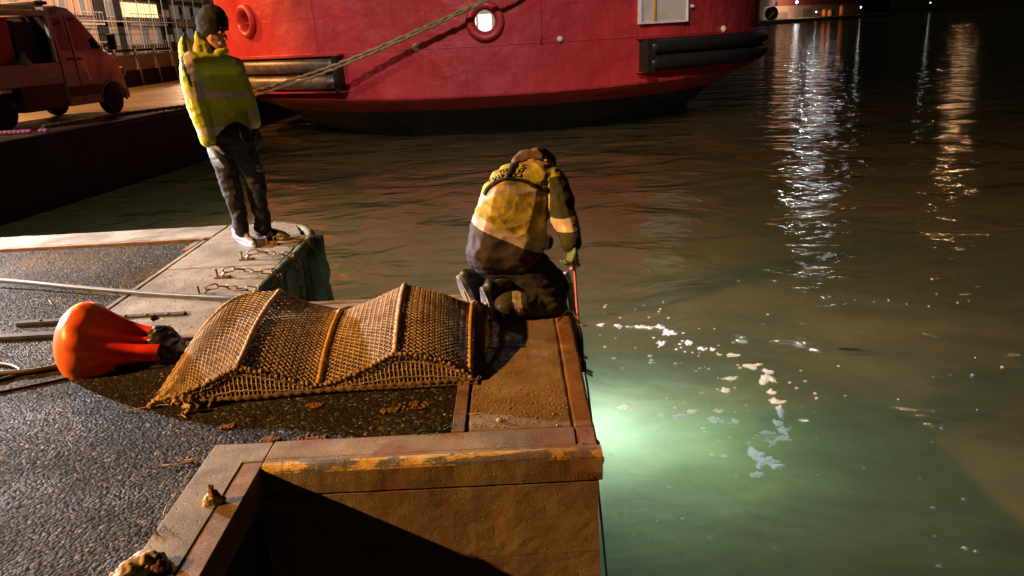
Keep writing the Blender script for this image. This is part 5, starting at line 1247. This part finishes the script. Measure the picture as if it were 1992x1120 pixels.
# ---- kneeling worker
def kneeling():
    A = at
    t = empty('person', (.0, 4.2, 0), 'person kneeling at the quay edge, back turned, lowering a pink line', 'person')
    o0 = ORIG(t)
    hipl, hipr = A(958, 500, 4.22), A(1012, 506, 4.20)
    kl, kr = A(1062, 590, 4.36), A(1074, 588, 4.14); al, ar = A(965, 572, 4.34), A(985, 598, 4.06)
    chl, chr_ = A(985, 380, 4.34), A(1035, 380, 4.36); shl, shr = A(975, 352, 4.38), A(1072, 350, 4.40)
    el, wr_ = A(1102, 418, 4.24), A(1112, 468, 4.03); neck = A(1035, 325, 4.46); hd = A(1050, 328, 4.60)
    ell, wll = A(985, 430, 4.62), A(1060, 470, 4.60)
    body = [[(hipl, .10), (hipr, .10), (A(980, 440, 4.30), .07), (A(1015, 440, 4.32), .07)], [(A(980, 440, 4.30), .07), (A(1015, 440, 4.32), .07), (chl, .06), (chr_, .06)], [(chl, .06), (chr_, .06), (shl, .06), (shr, .06), (neck, .05)],
            [(neck, .055), (hd, .07)], [(hd, .095), (A(1056, 330, 4.68), .075)], [(A(1062, 338, 4.73), .04), (A(1058, 330, 4.66), .06)],
            [(shr, .05), (el, .045)], [(el, .042), (wr_, .03)], [(shl, .05), (ell, .045)], [(ell, .042), (wll, .03)],
            [(hipl, .09), (kl, .06)], [(hipr, .09), (kr, .06)], [(kl, .055), (al, .04)], [(kr, .055), (ar, .04)], [(ar, .035), (A(950, 590, 4.08), .03)], [(al, .035), (A(918, 565, 4.28), .03)]]
    organic('body', body, M['skin'], t, .012, 3)
    # hood / collar behind the head and the dark cap beyond
    organic('hood', [[(A(1004, 313, 4.46), .028), (A(1020, 305, 4.52), .042), (A(1042, 302, 4.54), .042), (A(1050, 309, 4.50), .034)], [(A(1040, 300, 4.53), .036), (A(1046, 294, 4.53), .018)]], M['hair'], t, .006, 2, .004, 14)
    organic('cap', [[(A(1048, 312, 4.60), .085), (A(1058, 318, 4.64), .080)], [(A(1060, 312, 4.5), .03), (A(1050, 310, 4.52), .04)]], M['black'], t, .008, 3)
    tag(organic('ear_defender', [[(A(1062, 312.5, 4.44), .011), (A(1069, 314, 4.45), .010)]], M['orange'], t, .004, 2), 'small orange ear defender')
    jk = [[(A(950, 488, 4.16), .125), (A(1008, 492, 4.17), .130), (A(962, 440, 4.22), .135), (A(1018, 440, 4.26), .135), (A(985, 470, 4.32), .12)],
          [(A(962, 445, 4.22), .135), (A(1018, 445, 4.26), .135), (A(980, 385, 4.32), .135), (A(1030, 385, 4.36), .135)],
          [(A(980, 388, 4.32), .130), (A(1032, 388, 4.36), .130), (A(992, 352, 4.40), .098), (A(1050, 350, 4.42), .105)],
          [(A(988, 356, 4.38), .085), (A(1072, 356, 4.42), .085), (A(1010, 336, 4.45), .065), (A(1052, 334, 4.46), .065)],
          [(A(935, 492, 4.16), .085), (A(928, 505, 4.16), .055), (A(1000, 515, 4.2), .10)],
          [(A(1072, 354, 4.41), .088), (A(1090, 392, 4.31), .082)], [(A(1088, 388, 4.31), .082), (A(1097, 425, 4.22), .078)], [(A(1097, 422, 4.22), .078), (A(1111, 462, 4.06), .058)], [(A(1108, 452, 4.09), .062), (A(1113, 472, 4.02), .055)],
          [(shl, .07), (ell, .065)], [(ell, .06), (wll, .05)], [(A(1040, 470, 4.3), .08), (A(1020, 440, 4.3), .1)]]
    P1 = A(918, 430, 4.2); P2 = A(1046, 482, 4.2); dx, dz = P2.x-P1.x, P2.z-P1.z; ln = math.hypot(dx, dz); nx, nz_ = -dz/ln, dx/ln
    s1, e_, w2 = A(1072, 354, 4.41), A(1097, 423, 4.22), A(1113, 472, 4.02)
    m1, m2_ = A(945, 386, 4.28), A(978, 364, 4.3)
    def reg(p):
        ta, da = seg_t(p, s1, e_); tb_, db = seg_t(p, e_, w2)
        if (da < .092 and ta > .12 and p.x > A(1068, 380, 4.38).x-.25*max(0, ta-.5)*.1) or (db < .085 and p.x > A(1066, 440, 4.3).x):
            if A(1100, 416, 4.2).z+.12*(p.x-.3) > p.z > A(1100, 436, 4.2).z+.12*(p.x-.3): return 3
            return 2
        s = (p.x-P1.x)*nx+(p.z-P1.z)*nz_
        if p.x > P1.x+.30: s += .0
        if s < 0: return 4
        if s < .052: return 1
        xc = (p.x-A(985, 365, 4.3).x)
        zc = A(985, 362, 4.3).z-.9*xc*xc*(3 if xc < 0 else 1.6)
        if abs(p.z-zc) < .020: return 1
        return 0
    jo = organic('jacket', jk, [M['vestd'], M['refl'], M['olive'], M['refl'], M['plum']], t, .005, 5, .011, 7, reg)
    bj = BVHTree.FromObject(jo, bpy.context.evaluated_depsgraph_get())
    def on(px_, py_, bv_=bj, off=.004):
        loc, n2, i_, d_ = bv_.ray_cast(CO-o0, ray(px_, py_).normalized())
        return (None, None) if loc is None else (loc+o0-ray(px_, py_).normalized()*off, n2)
    cr = lambda x, y: (900+x/7.0, 280+y/7.0)
    def strap(pts, w_, name='harness_strap', mat=None, thick=.004):
        ctl = spline([Vector((*cr(*p), 0)) for p in pts], 44); P_, N_ = [], []
        for c in ctl:
            q, n2 = on(c.x, c.y, bj, .006)
            if q: P_.append(q); N_.append(n2)
        if len(P_) < 3: return
        mb = MB(); mb.tube(P_, w_, 8, flat=thick/w_, up=N_); mb.build(name, mat or M['black'], t, smooth=True)
    strap([(290, 690), (350, 590), (470, 510), (600, 468), (760, 482), (900, 530), (1010, 590)], .014)
    strap([(800, 200), (720, 262), (650, 360), (600, 470)], .015)
    strap([(690, 262), (800, 205), (930, 200), (1040, 212), (1120, 232)], .012)
    tag(MB().ball(on(*cr(610, 450))[0], .017, 8, 6, (1, .5, 1)).build('harness_ring', M['gloved'], t, smooth=True), 'harness junction between the shoulder blades') if on(*cr(610, 450))[0] else None
    ink = MB()
    for stroke in ([(755, 285), (730, 335)], [(882, 288), (830, 290), (806, 308), (852, 316), (842, 334), (786, 336)], [(703, 358), (680, 408)], [(772, 348), (757, 384), (800, 390), (826, 350)], [(745, 408), (715, 412), (704, 440), (788, 446), (796, 412), (748, 408)],
                   [(520, 352), (505, 386)], [(548, 344), (562, 382)], [(584, 338), (602, 384)], [(615, 332), (592, 366)], [(380, 470), (364, 516)], [(400, 458), (438, 492), (456, 440)], [(480, 425), (502, 472)], [(520, 408), (536, 456), (562, 418)], [(640, 380), (626, 410)]):
        P_ = []
        for a, b in zip(stroke, stroke[1:]):
            for k in range(4): q = on(*cr(a[0]+(b[0]-a[0])*k/3, a[1]+(b[1]-a[1])*k/3), bj, .002)[0]; P_.append(q)
        P_ = [q for q in P_ if q]
        if len(P_) > 2: ink.tube(P_, .0036, 5)
    tag(ink.build('back_lettering', M['black'], t), 'black capitals printed on both sides of the strap')
    tr = [[(hipl, .125), (hipr, .13), (A(985, 520, 4.25), .12)], [(hipr, .125), (A(1050, 545, 4.18), .105)], [(A(1050, 545, 4.18), .105), (A(1074, 578, 4.15), .085)], [(hipl, .115), (A(1010, 545, 4.3), .10)], [(A(1010, 545, 4.3), .10), (A(1062, 582, 4.34), .085)],
          [(A(1040, 520, 4.25), .10), (A(1078, 560, 4.28), .085)]]
    organic('trousers', tr, M['navy'], t, .009, 3, .014, 8)
    sh = [[(A(1074, 590, 4.13), .075), (A(1030, 592, 4.09), .070)], [(A(1035, 590, 4.09), .072), (A(985, 592, 4.05), .064)], [(A(1062, 590, 4.36), .07), (A(975, 575, 4.33), .055)]]
    xb0, xb1 = A(1000, 590, 4.05).x, A(1016, 590, 4.05).x
    organic('trouser_leg', sh, [M['olive'], M['refl']], t, .008, 3, .012, 10, lambda p: 1 if xb0 < p.x+.15*(p.z-.1) < xb1 and p.y < 4.2 else 0)
    # boots: toes on the ground, soles turned to the left
    def boot(cx, cy, Y, s, lean):
        c = A(cx, cy, Y); c.z = max(c.z, .11*s)
        d = Vector((-.28, -.22, 1)).normalized() if lean else Vector((-.15, -.25, 1)).normalized()        # along the sole, toe to heel
        nS = Vector((-.84, -.53, -.08)).normalized(); nS = (nS-d*nS.dot(d)).normalized(); w_ = d.cross(nS)
        toe, heel = c-d*.10*s, c+d*.10*s
        bo = organic('boot', [[(toe-nS*.03, .034*s), (c-nS*.035, .042*s)], [(c-nS*.03, .042*s), (heel-nS*.035, .036*s)], [(heel-nS*.04-d*.02, .040*s), (heel-nS*.13-d*.03, .046*s), (c-nS*.07, .04*s)]], M['gloved'], t, .007, 2, .004, 20)
        mb = MB(); ol = []; n = 36
        for k in range(n):
            a = 2*math.pi*k/n; L = math.cos(a); wd = (.043+.007*math.cos(a+math.pi)-.006*math.cos(2*a))*s; ol.append(c+d*(L*.125*s)+w_*(math.sin(a)*wd))
        b = len(mb.v); mb.v += [tuple(p+nS*.018) for p in ol]+[tuple(p-nS*.012) for p in ol]; mb.f += [tuple(range(n)), tuple(range(n, 2*n))[::-1]]+[(k, n+k, n+(k+1) % n, (k+1) % n) for k in range(n)]; mb.mi += [0]*(n+2)
        so_ = mb.build('sole', M['sole'], t)
        lg = MB()
        for k in range(-8, 9):
            q = c+d*(k*.0135*s); hw = .034*s*math.sqrt(max(.05, 1-(k/9.5)**2)); lg.bar(q-w_*hw+nS*.019+d*.006, q+w_*hw+nS*.019-d*.006, .0045, .006, nS)
        tag(lg.build('tread', M['glove'], so_), None, None, None, 'stuff')
        ys = MB(); ys.bar(c-d*.115*s+w_*.012+nS*.024, c+d*.03*s+w_*.022+nS*.024, .011*s, .006, nS); tag(ys.build('sole_stripe', M['yel'], so_), 'yellow stripe along the sole')
    boot(908, 568, 4.24, 1.0, True); boot(950, 590, 4.08, .95, False)
    hand('glove', A(1113, 474, 4.01), A(1113, 496, 3.99)-A(1113, 474, 4.01), Vector((.5, -.9, 0)), Vector((-.9, -.3, 0)).normalized(), pmat('green_grey_glove', (.20, .30, .20), (.10, .15, .11), 30, .6, .4, 60, .004), t, 1.35, 1.0)
kneeling()
